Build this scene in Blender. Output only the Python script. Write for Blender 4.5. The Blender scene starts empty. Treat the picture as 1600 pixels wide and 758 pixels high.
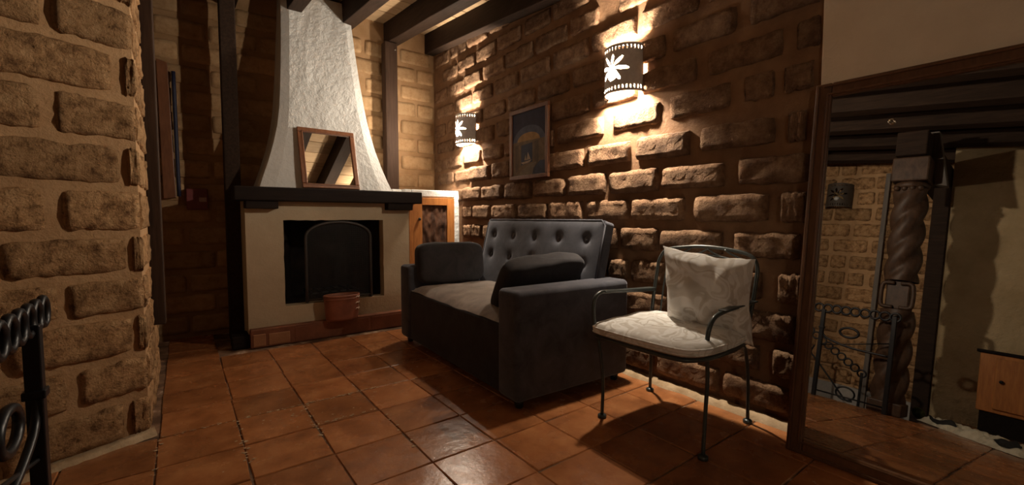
import bpy, math, random
from mathutils import Vector, Matrix, noise as mnoise
random.seed(7)
R = math.radians
PI = math.pi
SC = bpy.context.scene
COL = SC.collection

# ------------------------------------------------------------------ camera, world, exposure
cam_data = bpy.data.cameras.new('camera')
cam_data.sensor_width = 36.0
cam_data.lens = 690.0 / 1600.0 * 36.0
cam_data.clip_start = 0.02
cam = bpy.data.objects.new('camera', cam_data)
cam.location = (0, 0, 1.0)
cam.rotation_euler = (R(90 - 3.235), 0, R(-36.69))
COL.objects.link(cam)
SC.camera = cam
SC.view_settings.view_transform = 'Standard'
SC.view_settings.look = 'None'
SC.view_settings.gamma = 1.0
SC.view_settings.use_curve_mapping = False
SC.view_settings.exposure = 0.0
world = bpy.data.worlds.new('world')
SC.world = world
world.use_nodes = True
world.node_tree.nodes['Background'].inputs['Color'].default_value = (0.9, 0.75, 0.6, 1)
world.node_tree.nodes['Background'].inputs['Strength'].default_value = 0.002
SC.cycles.max_bounces = 8
SC.cycles.sample_clamp_indirect = 4.0

SCONCE_W = 178.0
LAMP_COL = (1.0, 0.86, 0.68)

# ------------------------------------------------------------------ materials
def new_mat(name):
    m = bpy.data.materials.new(name)
    m.use_nodes = True
    nt = m.node_tree
    return m, nt, nt.nodes['Principled BSDF']

def setin(b, **kw):
    names = dict(color='Base Color', rough='Roughness', metal='Metallic', spec='Specular IOR Level',
                 coat='Coat Weight', coat_r='Coat Roughness', sheen='Sheen Weight', sheen_r='Sheen Roughness',
                 em='Emission Color', ems='Emission Strength')
    for k, v in kw.items():
        if k in ('color', 'em') and len(v) == 3:
            v = (*v, 1)
        b.inputs[names[k]].default_value = v

def N(nt, typ, **kw):
    n = nt.nodes.new(typ)
    for k, v in kw.items():
        if k in n.inputs.keys():
            n.inputs[k].default_value = v
        else:
            setattr(n, k, v)
    return n

def pos_noise(nt, scale, detail=4, rough=0.6, jitter=True, stretch=None, distort=0.0):
    g = nt.nodes.new('ShaderNodeNewGeometry')
    src = g.outputs['Position']
    if jitter:
        oi = nt.nodes.new('ShaderNodeObjectInfo')
        mul = N(nt, 'ShaderNodeVectorMath', operation='MULTIPLY')
        cmb = nt.nodes.new('ShaderNodeCombineXYZ')
        for i in range(3):
            nt.links.new(oi.outputs['Random'], cmb.inputs[i])
        mul.inputs[1].default_value = (13.0, 7.0, 9.0)
        nt.links.new(cmb.outputs[0], mul.inputs[0])
        add = N(nt, 'ShaderNodeVectorMath', operation='ADD')
        nt.links.new(src, add.inputs[0])
        nt.links.new(mul.outputs[0], add.inputs[1])
        src = add.outputs[0]
    if stretch:
        st = N(nt, 'ShaderNodeVectorMath', operation='MULTIPLY')
        st.inputs[1].default_value = stretch
        nt.links.new(src, st.inputs[0])
        src = st.outputs[0]
    n = N(nt, 'ShaderNodeTexNoise')
    n.inputs['Scale'].default_value = scale
    n.inputs['Detail'].default_value = detail
    n.inputs['Roughness'].default_value = rough
    n.inputs['Distortion'].default_value = distort
    nt.links.new(src, n.inputs['Vector'])
    return n, src

def ramp(nt, fac, stops):
    r = nt.nodes.new('ShaderNodeValToRGB')
    el = r.color_ramp.elements
    while len(el) < len(stops):
        el.new(0.5)
    for e, (p, c) in zip(el, stops):
        e.position = p
        e.color = (*c, 1) if len(c) == 3 else c
    nt.links.new(fac, r.inputs['Fac'])
    return r

def bump(nt, b, height, strength, dist, prev=None):
    bn = nt.nodes.new('ShaderNodeBump')
    bn.inputs['Strength'].default_value = strength
    bn.inputs['Distance'].default_value = dist
    nt.links.new(height, bn.inputs['Height'])
    if prev:
        nt.links.new(prev.outputs[0], bn.inputs['Normal'])
    nt.links.new(bn.outputs[0], b.inputs['Normal'])
    return bn

def mix_rand(nt, col_out, lo, hi):
    """brightness varies from object to object"""
    oi = nt.nodes.new('ShaderNodeObjectInfo')
    mr = nt.nodes.new('ShaderNodeMapRange')
    mr.inputs['To Min'].default_value = lo
    mr.inputs['To Max'].default_value = hi
    nt.links.new(oi.outputs['Random'], mr.inputs['Value'])
    hs = nt.nodes.new('ShaderNodeHueSaturation')
    nt.links.new(col_out, hs.inputs['Color'])
    nt.links.new(mr.outputs[0], hs.inputs['Value'])
    return hs

def brick_mat(name, c0, c1, c2, s1=0.9, d1=0.012, pit=0.6, cs=14):
    m, nt, b = new_mat(name)
    n1, src = pos_noise(nt, cs, 7, 0.72)
    r1 = ramp(nt, n1.outputs['Fac'], [(0.34, c0), (0.5, c1), (0.68, c2)])
    hs = mix_rand(nt, r1.outputs['Color'], 0.8, 1.18)
    nt.links.new(hs.outputs[0], b.inputs['Base Color'])
    n2, _ = pos_noise(nt, 42, 6, 0.72)
    bp = bump(nt, b, n2.outputs['Fac'], s1, d1)
    v = N(nt, 'ShaderNodeTexVoronoi')
    v.inputs['Scale'].default_value = 60
    nt.links.new(src, v.inputs['Vector'])
    pr = ramp(nt, v.outputs['Distance'], [(0.0, (0, 0, 0)), (0.35, (1, 1, 1))])
    bump(nt, b, pr.outputs['Color'], pit * 0.5, 0.006, bp)
    setin(b, rough=0.92, spec=0.15)
    return m

M = {}
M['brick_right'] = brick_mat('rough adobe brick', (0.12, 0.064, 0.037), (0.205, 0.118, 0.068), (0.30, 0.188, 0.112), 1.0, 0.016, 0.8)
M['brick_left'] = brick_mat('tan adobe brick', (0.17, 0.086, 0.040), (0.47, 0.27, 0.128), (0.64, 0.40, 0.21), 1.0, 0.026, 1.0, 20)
M['brick_back'] = brick_mat('smooth adobe brick', (0.30, 0.175, 0.085), (0.40, 0.25, 0.13), (0.47, 0.31, 0.17), 0.4, 0.006, 0.2)

def rough_mat(name, c0, c1, scale, bs, bd, rough=0.9, spec=0.2, scale2=60, stretch=None, jitter=False):
    m, nt, b = new_mat(name)
    n1, _ = pos_noise(nt, scale, 5, 0.6, jitter, stretch)
    r1 = ramp(nt, n1.outputs['Fac'], [(0.32, c0), (0.68, c1)])
    nt.links.new(r1.outputs['Color'], b.inputs['Base Color'])
    n2, _ = pos_noise(nt, scale2, 6, 0.65, jitter, stretch)
    bump(nt, b, n2.outputs['Fac'], bs, bd)
    setin(b, rough=rough, spec=spec)
    return m

M['mortar_right'] = rough_mat('brown mortar', (0.165, 0.088, 0.047), (0.24, 0.135, 0.072), 9, 0.6, 0.006)
M['mortar_left'] = rough_mat('tan mortar', (0.37, 0.215, 0.105), (0.49, 0.305, 0.16), 9, 0.7, 0.008)
M['mortar_back'] = rough_mat('ochre mortar', (0.28, 0.165, 0.08), (0.36, 0.22, 0.115), 9, 0.4, 0.004)

def plaster_mat(name, c0, c1, bs=0.8, bd=0.012, sc=17):
    m, nt, b = new_mat(name)
    n1, _ = pos_noise(nt, 3, 4, 0.6, False)
    r1 = ramp(nt, n1.outputs['Fac'], [(0.3, c0), (0.7, c1)])
    nt.links.new(r1.outputs['Color'], b.inputs['Base Color'])
    n2, _ = pos_noise(nt, sc, 6, 0.6, False, None, 0.25)
    r2 = ramp(nt, n2.outputs['Fac'], [(0.34, (0, 0, 0)), (0.74, (1, 1, 1))])
    bp = bump(nt, b, r2.outputs['Color'], bs, bd)
    n3, _ = pos_noise(nt, 85, 4, 0.6, False)
    bump(nt, b, n3.outputs['Fac'], 0.35, 0.004, bp)
    setin(b, rough=0.85, spec=0.2)
    return m

M['plaster_white'] = plaster_mat('white trowelled plaster', (0.60, 0.60, 0.585), (0.69, 0.69, 0.675), 0.45, 0.010, 20)
M['plaster_bounce'] = plaster_mat('white plaster in warm bounce light', (0.41, 0.325, 0.22), (0.48, 0.39, 0.27), 0.25, 0.006, 14)  # same white plaster; warm bounce light put into the colour
M['plaster_wall'] = plaster_mat('aged wall plaster', (0.66, 0.54, 0.41), (0.78, 0.66, 0.52), 0.5, 0.008, 9)
M['plaster_stair'] = plaster_mat('stained stair plaster', (0.33, 0.24, 0.13), (0.45, 0.34, 0.20), 0.7, 0.012, 10)

def wood_mat(name, c0, c1, stretch, rough=0.6, bs=0.25, spec=0.35, coat=0.0, sc=14, vlo=0.85, vhi=1.15):
    m, nt, b = new_mat(name)
    n1, _ = pos_noise(nt, sc, 5, 0.6, True, stretch, 0.4)
    r1 = ramp(nt, n1.outputs['Fac'], [(0.3, c0), (0.7, c1)])
    hs = mix_rand(nt, r1.outputs['Color'], vlo, vhi)
    nt.links.new(hs.outputs[0], b.inputs['Base Color'])
    bump(nt, b, n1.outputs['Fac'], bs, 0.004)
    setin(b, rough=rough, spec=spec, coat=coat, coat_r=0.25)
    return m

M['beam'] = wood_mat('dark stained beam', (0.020, 0.011, 0.007), (0.042, 0.024, 0.015), (4, 0.4, 4), 0.75, 0.25, 0.15)
M['board'] = wood_mat('pale ceiling board', (0.34, 0.22, 0.12), (0.50, 0.35, 0.20), (0.5, 5, 5), 0.75, 0.3, vlo=0.8, vhi=1.2)
M['dark_wood'] = wood_mat('blackened wood', (0.009, 0.006, 0.005), (0.020, 0.013, 0.010), (0.4, 4, 4), 0.7, 0.25, 0.12)
M['post_wood'] = wood_mat('brown black post', (0.026, 0.014, 0.009), (0.052, 0.029, 0.018), (5, 5, 0.3), 0.7, 0.25, 0.15)
M['orange_wood'] = wood_mat('honey pine', (0.32, 0.115, 0.028), (0.50, 0.20, 0.055), (4, 4, 0.5), 0.38, 0.15, 0.45, 0.2)
M['red_wood'] = wood_mat('reddish frame wood', (0.13, 0.048, 0.022), (0.22, 0.09, 0.042), (3, 3, 0.6), 0.4, 0.15, 0.45)
M['mirror_wood'] = wood_mat('brown mirror frame wood', (0.085, 0.038, 0.018), (0.15, 0.07, 0.035), (3, 3, 0.6), 0.33, 0.15, 0.5)
M['bark'] = rough_mat('rough bark wood', (0.016, 0.007, 0.004), (0.13, 0.058, 0.030), 16, 0.8, 0.010, 0.7, 0.2, 24, (1, 1, 0.28))
M['column_wood'] = wood_mat('carved column wood', (0.035, 0.018, 0.010), (0.085, 0.046, 0.027), (2, 2, 1), 0.5, 0.3, 0.3)
M['grey_wood'] = wood_mat('grey timber', (0.10, 0.085, 0.075), (0.17, 0.145, 0.125), (4, 4, 0.4), 0.7)

def tile_mat():
    m, nt, b = new_mat('glazed terracotta tile')
    n1, src = pos_noise(nt, 6, 5, 0.6)
    r1 = ramp(nt, n1.outputs['Fac'], [(0.25, (0.19, 0.066, 0.023)), (0.5, (0.33, 0.124, 0.044)), (0.75, (0.46, 0.195, 0.075))])
    hs = mix_rand(nt, r1.outputs['Color'], 0.78, 1.15)
    n2, _ = pos_noise(nt, 22, 3, 0.5)
    fl = ramp(nt, n2.outputs['Fac'], [(0.74, (0, 0, 0)), (0.78, (1, 1, 1))])
    mx = N(nt, 'ShaderNodeMixRGB')
    mx.inputs['Color2'].default_value = (0.50, 0.34, 0.22, 1)
    nt.links.new(fl.outputs['Color'], mx.inputs['Fac'])
    nt.links.new(hs.outputs[0], mx.inputs['Color1'])
    nt.links.new(mx.outputs[0], b.inputs['Base Color'])
    n3, _ = pos_noise(nt, 8, 4, 0.55)
    rr = nt.nodes.new('ShaderNodeMapRange')
    rr.inputs['To Min'].default_value = 0.16
    rr.inputs['To Max'].default_value = 0.36
    nt.links.new(n3.outputs['Fac'], rr.inputs['Value'])
    nt.links.new(rr.outputs[0], b.inputs['Roughness'])
    n4, _ = pos_noise(nt, 11, 4, 0.5)
    bp = bump(nt, b, n4.outputs['Fac'], 0.35, 0.008)
    n5, _ = pos_noise(nt, 70, 4, 0.6)
    bump(nt, b, n5.outputs['Fac'], 0.25, 0.002, bp)
    setin(b, spec=0.45)
    return m
M['tile'] = tile_mat()

def grout_mat():
    m, nt, b = new_mat('floor grout')
    n1, _ = pos_noise(nt, 7, 5, 0.65, False)
    r1 = ramp(nt, n1.outputs['Fac'], [(0.40, (0.09, 0.05, 0.03)), (0.58, (0.24, 0.14, 0.085)), (0.68, (0.55, 0.43, 0.32))])
    nt.links.new(r1.outputs['Color'], b.inputs['Base Color'])
    setin(b, rough=0.8, spec=0.2)
    return m
M['grout'] = grout_mat()
M['fillet'] = rough_mat('lime floor fillet', (0.34, 0.23, 0.13), (0.52, 0.38, 0.24), 12, 0.6, 0.006)
M['terracotta'] = rough_mat('hearth terracotta', (0.14, 0.050, 0.026), (0.22, 0.085, 0.042), 8, 0.4, 0.004, 0.6, 0.3)
M['terracotta_pale'] = rough_mat('pale hearth tile', (0.26, 0.12, 0.055), (0.34, 0.16, 0.08), 8, 0.4, 0.004, 0.6, 0.3)
M['pot'] = rough_mat('red clay', (0.17, 0.058, 0.034), (0.25, 0.09, 0.05), 10, 0.2, 0.003, 0.5, 0.35)
M['soot'] = rough_mat('sooty brick', (0.008, 0.006, 0.005), (0.030, 0.020, 0.015), 8, 0.5, 0.006)

def plain(name, c, rough=0.5, metal=0.0, spec=0.5, ns=40, bs=0.1, **kw):
    m, nt, b = new_mat(name)
    n1, _ = pos_noise(nt, ns, 3, 0.5, False)
    r1 = ramp(nt, n1.outputs['Fac'], [(0.2, tuple(x * 0.85 for x in c)), (0.8, tuple(min(1, x * 1.15) for x in c))])
    nt.links.new(r1.outputs['Color'], b.inputs['Base Color'])
    if bs:
        bump(nt, b, n1.outputs['Fac'], bs, 0.002)
    setin(b, rough=rough, metal=metal, spec=spec, **kw)
    return m

M['iron'] = plain('black wrought iron', (0.012, 0.012, 0.014), 0.38, 0.3, 0.5)
M['chair_iron'] = plain('dark green grey painted iron', (0.045, 0.052, 0.050), 0.34, 0.2, 0.5)
M['screen_iron'] = plain('fire screen iron', (0.045, 0.038, 0.034), 0.5, 0.4)
M['mesh_iron'] = plain('fire screen wire', (0.012, 0.010, 0.009), 0.6, 0.3)
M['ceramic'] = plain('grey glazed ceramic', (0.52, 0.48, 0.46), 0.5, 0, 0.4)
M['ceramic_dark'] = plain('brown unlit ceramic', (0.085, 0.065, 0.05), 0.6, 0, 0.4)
M['brass'] = plain('dull brass', (0.25, 0.16, 0.07), 0.4, 0.8)
M['chrome'] = plain('bright steel', (0.75, 0.73, 0.70), 0.15, 1.0, bs=0)
M['red_box'] = plain('dark red card', (0.16, 0.028, 0.028), 0.5)
M['pale_label'] = plain('pale label', (0.45, 0.30, 0.28), 0.5)
M['pale_lace'] = plain('pale lacing', (0.55, 0.42, 0.34), 0.5)
M['blue_paint'] = plain('dull blue paint', (0.018, 0.022, 0.055), 0.6)
M['dado'] = plain('grey stair dado', (0.36, 0.33, 0.30), 0.8)
M['white_cloth'] = rough_mat('cream crumpled cloth', (0.50, 0.45, 0.33), (0.72, 0.66, 0.52), 12, 1.0, 0.02, 0.9, 0.2, 22)
M['fold_shade'] = plain('black fold shade', (0.012, 0.011, 0.010), 0.8)
M['green_cloth'] = plain('dark green cloth', (0.06, 0.085, 0.02), 0.8)

def velvet_mat(name, c0, c1, sheen):
    m, nt, b = new_mat(name)
    n1, _ = pos_noise(nt, 9, 5, 0.65, True, None, 0.6)
    r1 = ramp(nt, n1.outputs['Fac'], [(0.3, c0), (0.7, c1)])
    nt.links.new(r1.outputs['Color'], b.inputs['Base Color'])
    n2, _ = pos_noise(nt, 160, 3, 0.6)
    bump(nt, b, n2.outputs['Fac'], 0.25, 0.002)
    setin(b, rough=0.85, spec=0.15, sheen=sheen, sheen_r=0.45)
    b.inputs['Sheen Tint'].default_value = (0.75, 0.76, 0.85, 1)
    return m
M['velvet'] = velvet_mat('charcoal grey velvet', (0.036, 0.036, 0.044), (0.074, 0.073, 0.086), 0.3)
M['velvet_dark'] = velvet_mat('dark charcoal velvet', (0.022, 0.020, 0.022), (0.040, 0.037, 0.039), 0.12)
M['velvet_lit'] = velvet_mat('lamplit taupe velvet', (0.16, 0.128, 0.105), (0.27, 0.222, 0.185), 0.2)  # charcoal seat velvet, lamplight put into a lighter, warmer colour
M['black_plastic'] = plain('black plastic', (0.01, 0.01, 0.01), 0.5)

def floral_mat():
    m, nt, b = new_mat('beige floral print fabric')
    n0, src = pos_noise(nt, 5, 2, 0.5, False)
    mx = N(nt, 'ShaderNodeVectorMath', operation='MULTIPLY_ADD')
    mx.inputs[1].default_value = (0.12, 0.12, 0.12)
    nt.links.new(n0.outputs['Color'], mx.inputs[0])
    nt.links.new(src, mx.inputs[2])
    v, _ = pos_noise(nt, 6.5, 1.5, 0.4, False, None, 1.6)
    r1 = ramp(nt, v.outputs['Fac'], [(0.36, (0.70, 0.68, 0.65)), (0.385, (0.50, 0.46, 0.41)), (0.455, (0.58, 0.54, 0.49)), (0.475, (0.73, 0.71, 0.685)), (0.56, (0.72, 0.70, 0.67)), (0.575, (0.60, 0.565, 0.52)), (0.63, (0.64, 0.61, 0.57)), (0.65, (0.74, 0.72, 0.70))])
    nt.links.new(r1.outputs['Color'], b.inputs['Base Color'])
    n2, _ = pos_noise(nt, 9, 3, 0.5, False)
    bp = bump(nt, b, n2.outputs['Fac'], 0.5, 0.02)
    n3, _ = pos_noise(nt, 300, 2, 0.5, False)
    bump(nt, b, n3.outputs['Fac'], 0.15, 0.001, bp)
    setin(b, rough=0.8, spec=0.2, sheen=0.15)
    return m
M['floral'] = floral_mat()

def emit_mat(name, c, s):
    m, nt, b = new_mat(name)
    setin(b, color=(0.9, 0.9, 0.9), em=c, ems=s, rough=0.4)
    return m
M['bulb'] = emit_mat('lit bulb glass', (1.0, 0.90, 0.74), 14.0)
M['bulb_off'] = plain('unlit bulb glass', (0.6, 0.6, 0.58), 0.2)

def mirror_mat():
    m, nt, b = new_mat('silvered mirror glass')
    n1, _ = pos_noise(nt, 3, 2, 0.5, False)
    r = ramp(nt, n1.outputs['Fac'], [(0.3, (0.64, 0.63, 0.61)), (0.7, (0.68, 0.67, 0.65))])
    nt.links.new(r.outputs['Color'], b.inputs['Base Color'])
    setin(b, metal=1.0, rough=0.008)
    return m
M['mirror'] = mirror_mat()

# ------------------------------------------------------------------ mesh helpers
class MB:
    def __init__(self):
        self.v, self.f, self.mi = [], [], []
    def add(self, vs, fs, mi=0):
        o = len(self.v)
        self.v += [tuple(p) for p in vs]
        self.f += [tuple(i + o for i in f) for f in fs]
        self.mi += [mi] * len(fs)
        return self
    def box(self, x0, x1, y0, y1, z0, z1, mi=0):
        vs = [(x0, y0, z0), (x1, y0, z0), (x1, y1, z0), (x0, y1, z0), (x0, y0, z1), (x1, y0, z1), (x1, y1, z1), (x0, y1, z1)]
        return self.add(vs, [(0, 3, 2, 1), (4, 5, 6, 7), (0, 1, 5, 4), (1, 2, 6, 5), (2, 3, 7, 6), (3, 0, 4, 7)], mi)
    def hexa(self, vs, mi=0):
        return self.add(vs, [(0, 3, 2, 1), (4, 5, 6, 7), (0, 1, 5, 4), (1, 2, 6, 5), (2, 3, 7, 6), (3, 0, 4, 7)], mi)
    def tube(self, pts, r, n=8, closed=False, mi=0, flat=1.0):
        pts = [Vector(p) for p in pts]
        rr = r if isinstance(r, (list, tuple)) else [r] * len(pts)
        vs, fs = [], []
        k = len(pts)
        up = None
        for i, p in enumerate(pts):
            a = pts[(i - 1) % k] if (closed or i > 0) else p
            b = pts[(i + 1) % k] if (closed or i < k - 1) else p
            t = (b - a).normalized()
            if up is None:
                up = Vector((0, 0, 1)) if abs(t.z) < 0.9 else Vector((1, 0, 0))
            s = t.cross(up)
            if s.length < 1e-5:
                s = t.orthogonal()
            s.normalize()
            u = s.cross(t).normalized()
            up = u
            for j in range(n):
                an = 2 * PI * j / n
                vs.append(p + s * (math.cos(an) * rr[i]) + u * (math.sin(an) * rr[i] * flat))
        m = k if closed else k - 1
        for i in range(m):
            for j in range(n):
                a = i * n + j
                b = i * n + (j + 1) % n
                c = ((i + 1) % k) * n + (j + 1) % n
                d = ((i + 1) % k) * n + j
                fs.append((a, b, c, d))
        if not closed:
            fs.append(tuple(range(n))[::-1])
            fs.append(tuple((k - 1) * n + j for j in range(n)))
        return self.add(vs, fs, mi)
    def lathe(self, prof, cx, cy, n=20, mi=0, sx=1, sy=1, a0=0, cap=True):
        vs, fs = [], []
        for (r, z) in prof:
            for j in range(n):
                an = 2 * PI * j / n + a0
                vs.append((cx + r * math.cos(an) * sx, cy + r * math.sin(an) * sy, z))
        for i in range(len(prof) - 1):
            for j in range(n):
                fs.append((i * n + j, i * n + (j + 1) % n, (i + 1) * n + (j + 1) % n, (i + 1) * n + j))
        if cap:
            fs.append(tuple(range(n))[::-1])
            fs.append(tuple((len(prof) - 1) * n + j for j in range(n)))
        return self.add(vs, fs, mi)
    def sphere(self, c, r, n=12, m=8, mi=0):
        prof = []
        for i in range(m + 1):
            a = -PI / 2 + PI * i / m
            prof.append((max(1e-4, r * math.cos(a)), c[2] + r * math.sin(a)))
        return self.lathe(prof, c[0], c[1], n, mi)
    def grid(self, fn, nu, nv, mi=0, flip=False, closeu=False):
        vs = [fn(i / nu, j / nv) for j in range(nv + 1) for i in range(nu + 1)]
        fs = []
        for j in range(nv):
            for i in range(nu):
                a = j * (nu + 1) + i
                q = (a, a + 1, a + nu + 2, a + nu + 1)
                fs.append(q[::-1] if flip else q)
        return self.add(vs, fs, mi)
    def mesh(self, name, mats, smooth=False, off=None):
        me = bpy.data.meshes.new(name)
        vs = self.v if off is None else [(a - off[0], b - off[1], c - off[2]) for a, b, c in self.v]
        me.from_pydata(vs, [], self.f)
        if not isinstance(mats, (list, tuple)):
            mats = [mats]
        for m in mats:
            me.materials.append(m)
        me.polygons.foreach_set('material_index', self.mi)
        if smooth:
            me.polygons.foreach_set('use_smooth', [True] * len(me.polygons))
        me.update()
        return me

def obj(name, mb, mat, parent=None, smooth=False, bevel=0, seg=2, sub=0, base=None, kind=None, label=None, auto=None):
    """link one mesh object; vertices are given in the parent's frame, or in the world when base names the parent's place"""
    off = base
    if off is None and parent is not None and parent.get('base') is not None:
        off = tuple(parent['base'])
    me = mb.mesh(name, mat, smooth, off)
    o = bpy.data.objects.new(name, me)
    COL.objects.link(o)
    if parent is not None:
        o.parent = parent
    elif off is not None:
        o.location = off
    if bevel:
        bv = o.modifiers.new('bevel', 'BEVEL')
        bv.width = bevel
        bv.segments = seg
        bv.limit_method = 'ANGLE'
        bv.angle_limit = R(40)
    if sub:
        s = o.modifiers.new('sub', 'SUBSURF')
        s.levels = sub
        s.render_levels = sub
    if kind:
        o['kind'] = kind
    if label:
        o['label'] = label
    return o

def thing(name, label, cat, loc=(0, 0, 0), rotz=0, group=None, world=True):
    o = bpy.data.objects.new(name, None)
    o.empty_display_size = 0.05
    COL.objects.link(o)
    o.location = loc
    o.rotation_euler = (0, 0, rotz)
    o['label'] = label
    o['category'] = cat
    if group:
        o['group'] = group
    if world:
        o['base'] = tuple(loc)
    return o

def tag(o, label, cat, group=None):
    o['label'] = label
    o['category'] = cat
    if group:
        o['group'] = group
    return o

def bez(p0, p1, p2, p3, n=8):
    out = []
    p0, p1, p2, p3 = map(Vector, (p0, p1, p2, p3))
    for i in range(n + 1):
        t = i / n
        out.append(p0 * (1 - t) ** 3 + p1 * (3 * t * (1 - t) ** 2) + p2 * (3 * t * t * (1 - t)) + p3 * t ** 3)
    return out

def smooth_path(pts, n=6):
    """Catmull-Rom through the points"""
    P = [Vector(p) for p in pts]
    P = [P[0] * 2 - P[1]] + P + [P[-1] * 2 - P[-2]]
    out = []
    for i in range(1, len(P) - 2):
        a, b, c, d = P[i - 1:i + 3]
        for k in range(n):
            t = k / n
            out.append(0.5 * ((2 * b) + (c - a) * t + (2 * a - 5 * b + 4 * c - d) * t * t + (3 * b - a - 3 * c + d) * t ** 3))
    out.append(P[-2])
    return out

# ------------------------------------------------------------------ bricks
def brick_mesh(seed, rough=1.0, nx=14, nz=7):
    """a worn adobe brick of unit length and height; the front face at y = 0 is pitted, its edges are broken"""
    mb = MB()
    vs, fs = [], []
    ox = random.Random(seed).uniform(0, 50)
    def spread(n, e):
        return [-0.5, -0.5 + e] + [-0.5 + e + (1 - 2 * e) * (k + 1) / (n - 2) for k in range(n - 3)] + [0.5 - e, 0.5]
    xs, zs = spread(nx, 0.022), spread(nz, 0.06)
    for j, z in enumerate(zs):
        for i, x in enumerate(xs):
            ex = min(i, nx - i)
            ez = min(j, nz - j)
            p = Vector((x * 9 + ox, z * 4, seed))
            y = (mnoise.noise(p * 0.45) * 0.008 + mnoise.noise(p * 1.3) * 0.006 + mnoise.noise(p * 2.9) * 0.004) * rough
            if ex == 0 or ez == 0:
                y += 0.016
            xx, zz = x, z
            if ex <= 1 and ez <= 1:
                y += 0.004
                xx *= 0.985
                zz *= 0.95
            xx += mnoise.noise(Vector((z * 4 + ox, x * 7, seed + 3))) * 0.020 * rough
            zz += (mnoise.noise(Vector((x * 6 + ox, z * 3, seed + 9))) * 0.06 + mnoise.noise(Vector((x * 22 + ox, z * 3, seed + 5))) * 0.03) * rough
            vs.append((xx, y, zz))
    W = nx + 1
    for j in range(nz):
        for i in range(nx):
            a = j * W + i
            fs.append((a, a + 1, a + W + 1, a + W))
    rim = [i for i in range(W)] + [j * W + nx for j in range(1, nz + 1)] + [nz * W + i for i in range(nx - 1, -1, -1)] + [j * W for j in range(nz - 1, 0, -1)]
    o = len(vs)
    for r_ in rim:
        x, y, z = vs[r_]
        vs.append((x, 0.07, z))
    k = len(rim)
    for i in range(k):
        a, b = rim[i], rim[(i + 1) % k]
        fs.append((b, a, o + i, o + (i + 1) % k))
    mb.add(vs, fs)
    return mb

BR = {}
for key, rg in (('brick_right', 1.0), ('brick_left', 1.0), ('brick_back', 0.45)):
    BR[key] = [brick_mesh(11 + 7 * i, rg).mesh('brick', M[key], True) for i in range(10)]

def put_brick(parent, key, P, u, s0, s1, z0, z1, proud, name='brick', tilt=0.0):
    """one brick on a wall: P start of the wall line, u its direction; inward is u turned left"""
    me = random.choice(BR[key])
    o = bpy.data.objects.new(name, me)
    COL.objects.link(o)
    o.parent = parent
    sm = (s0 + s1) / 2
    inn = (-u[1], u[0])
    o.location = (P[0] + u[0] * sm - inn[0] * proud, P[1] + u[1] * sm - inn[1] * proud, (z0 + z1) / 2)
    o.rotation_euler = (0, tilt, math.atan2(u[1], u[0]))
    o.scale = (s1 - s0, 1.0, z1 - z0)
    return o

ROWZ = [-0.62, -0.44, -0.255, -0.065, 0.125, 0.30, 0.47, 0.665, 0.865, 1.05, 1.228, 1.42, 1.615, 1.80, 1.99, 2.18, 2.36, 2.545, 2.735, 2.92]

# ------------------------------------------------------------------ floor
FX0, FY0 = 0.182, 1.60
TW, TD = 0.3035, 0.3075
floor = MB()
HX, HY0, HY1 = -0.36, 0.80, 2.22          # stair well: x < HX, HY0 < y < HY1
floor.box(HX, 2.34, -2.7, 4.60, -0.12, -0.006)
floor.box(-1.9, HX, -2.7, HY0, -0.12, -0.006)
floor.box(-1.9, HX, HY1, 4.60, -0.12, -0.006)
floor_o = obj('floor', floor, M['grout'], kind='structure')

def tile_mesh(w, d, seed, mat):
    rnd = random.Random(seed)
    mb = MB()
    x, y, e = w / 2, d / 2, 0.005
    j = lambda: rnd.uniform(-0.0035, 0.0035)
    top = [(-x + e + j(), -y + e + j(), 0.0), (x - e + j(), -y + e + j(), 0.0), (x - e + j(), y - e + j(), 0.0), (-x + e + j(), y - e + j(), 0.0)]
    mid = [(a * 1.0 + (-e if a < 0 else e) * 0.7, b + (-e if b < 0 else e) * 0.7, -0.004) for a, b, _ in top]
    bot = [(a, b, -0.02) for a, b, _ in mid]
    fs = [(0, 1, 2, 3)]
    for i in range(4):
        k = (i + 1) % 4
        fs.append((i, 4 + i, 4 + k, k))
        fs.append((4 + i, 8 + i, 8 + k, 4 + k))
    mb.add(top + mid + bot, fs)
    return mb.mesh('tile', mat, False)
TILES = [tile_mesh(TW - 0.002, TD - 0.002, 100 + i, M['tile']) for i in range(8)]
n_tiles = 0
for ix in range(-6, 7):
    for iy in range(-6, 10):
        x0 = FX0 + TW * ix
        y0 = FY0 + TD * iy
        cx, cy = x0 + TW / 2, y0 + TD / 2
        sx = 1.0
        if cx > 2.30 or cx < -1.35 or cy < -0.55 or (cy > 3.83 and cx > 0.26) or (cx < -0.15 and cy > 2.6):
            continue
        if HY0 - 0.10 < cy < HY1 + 0.02:
            if x0 + TW < HX + 0.03:
                continue
            if x0 < HX + 0.005:                  # cut at the stair edge
                sx = (x0 + TW - HX - 0.005) / TW
                cx = (x0 + TW + HX + 0.005) / 2
        elif cy > HY1 and cx < -0.75:
            continue
        t = bpy.data.objects.new('tile', TILES[(ix * 5 + iy * 3) % 8])
        COL.objects.link(t)
        t.parent = floor_o
        t.location = (cx, cy, 0.0 + random.uniform(-0.0012, 0.0012))
        t.rotation_euler = (random.uniform(-0.003, 0.003), random.uniform(-0.003, 0.003), random.uniform(-0.006, 0.006) + (PI if (ix + iy) % 2 else 0))
        t.scale = (sx, 1, 1)
        n_tiles += 1

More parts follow.
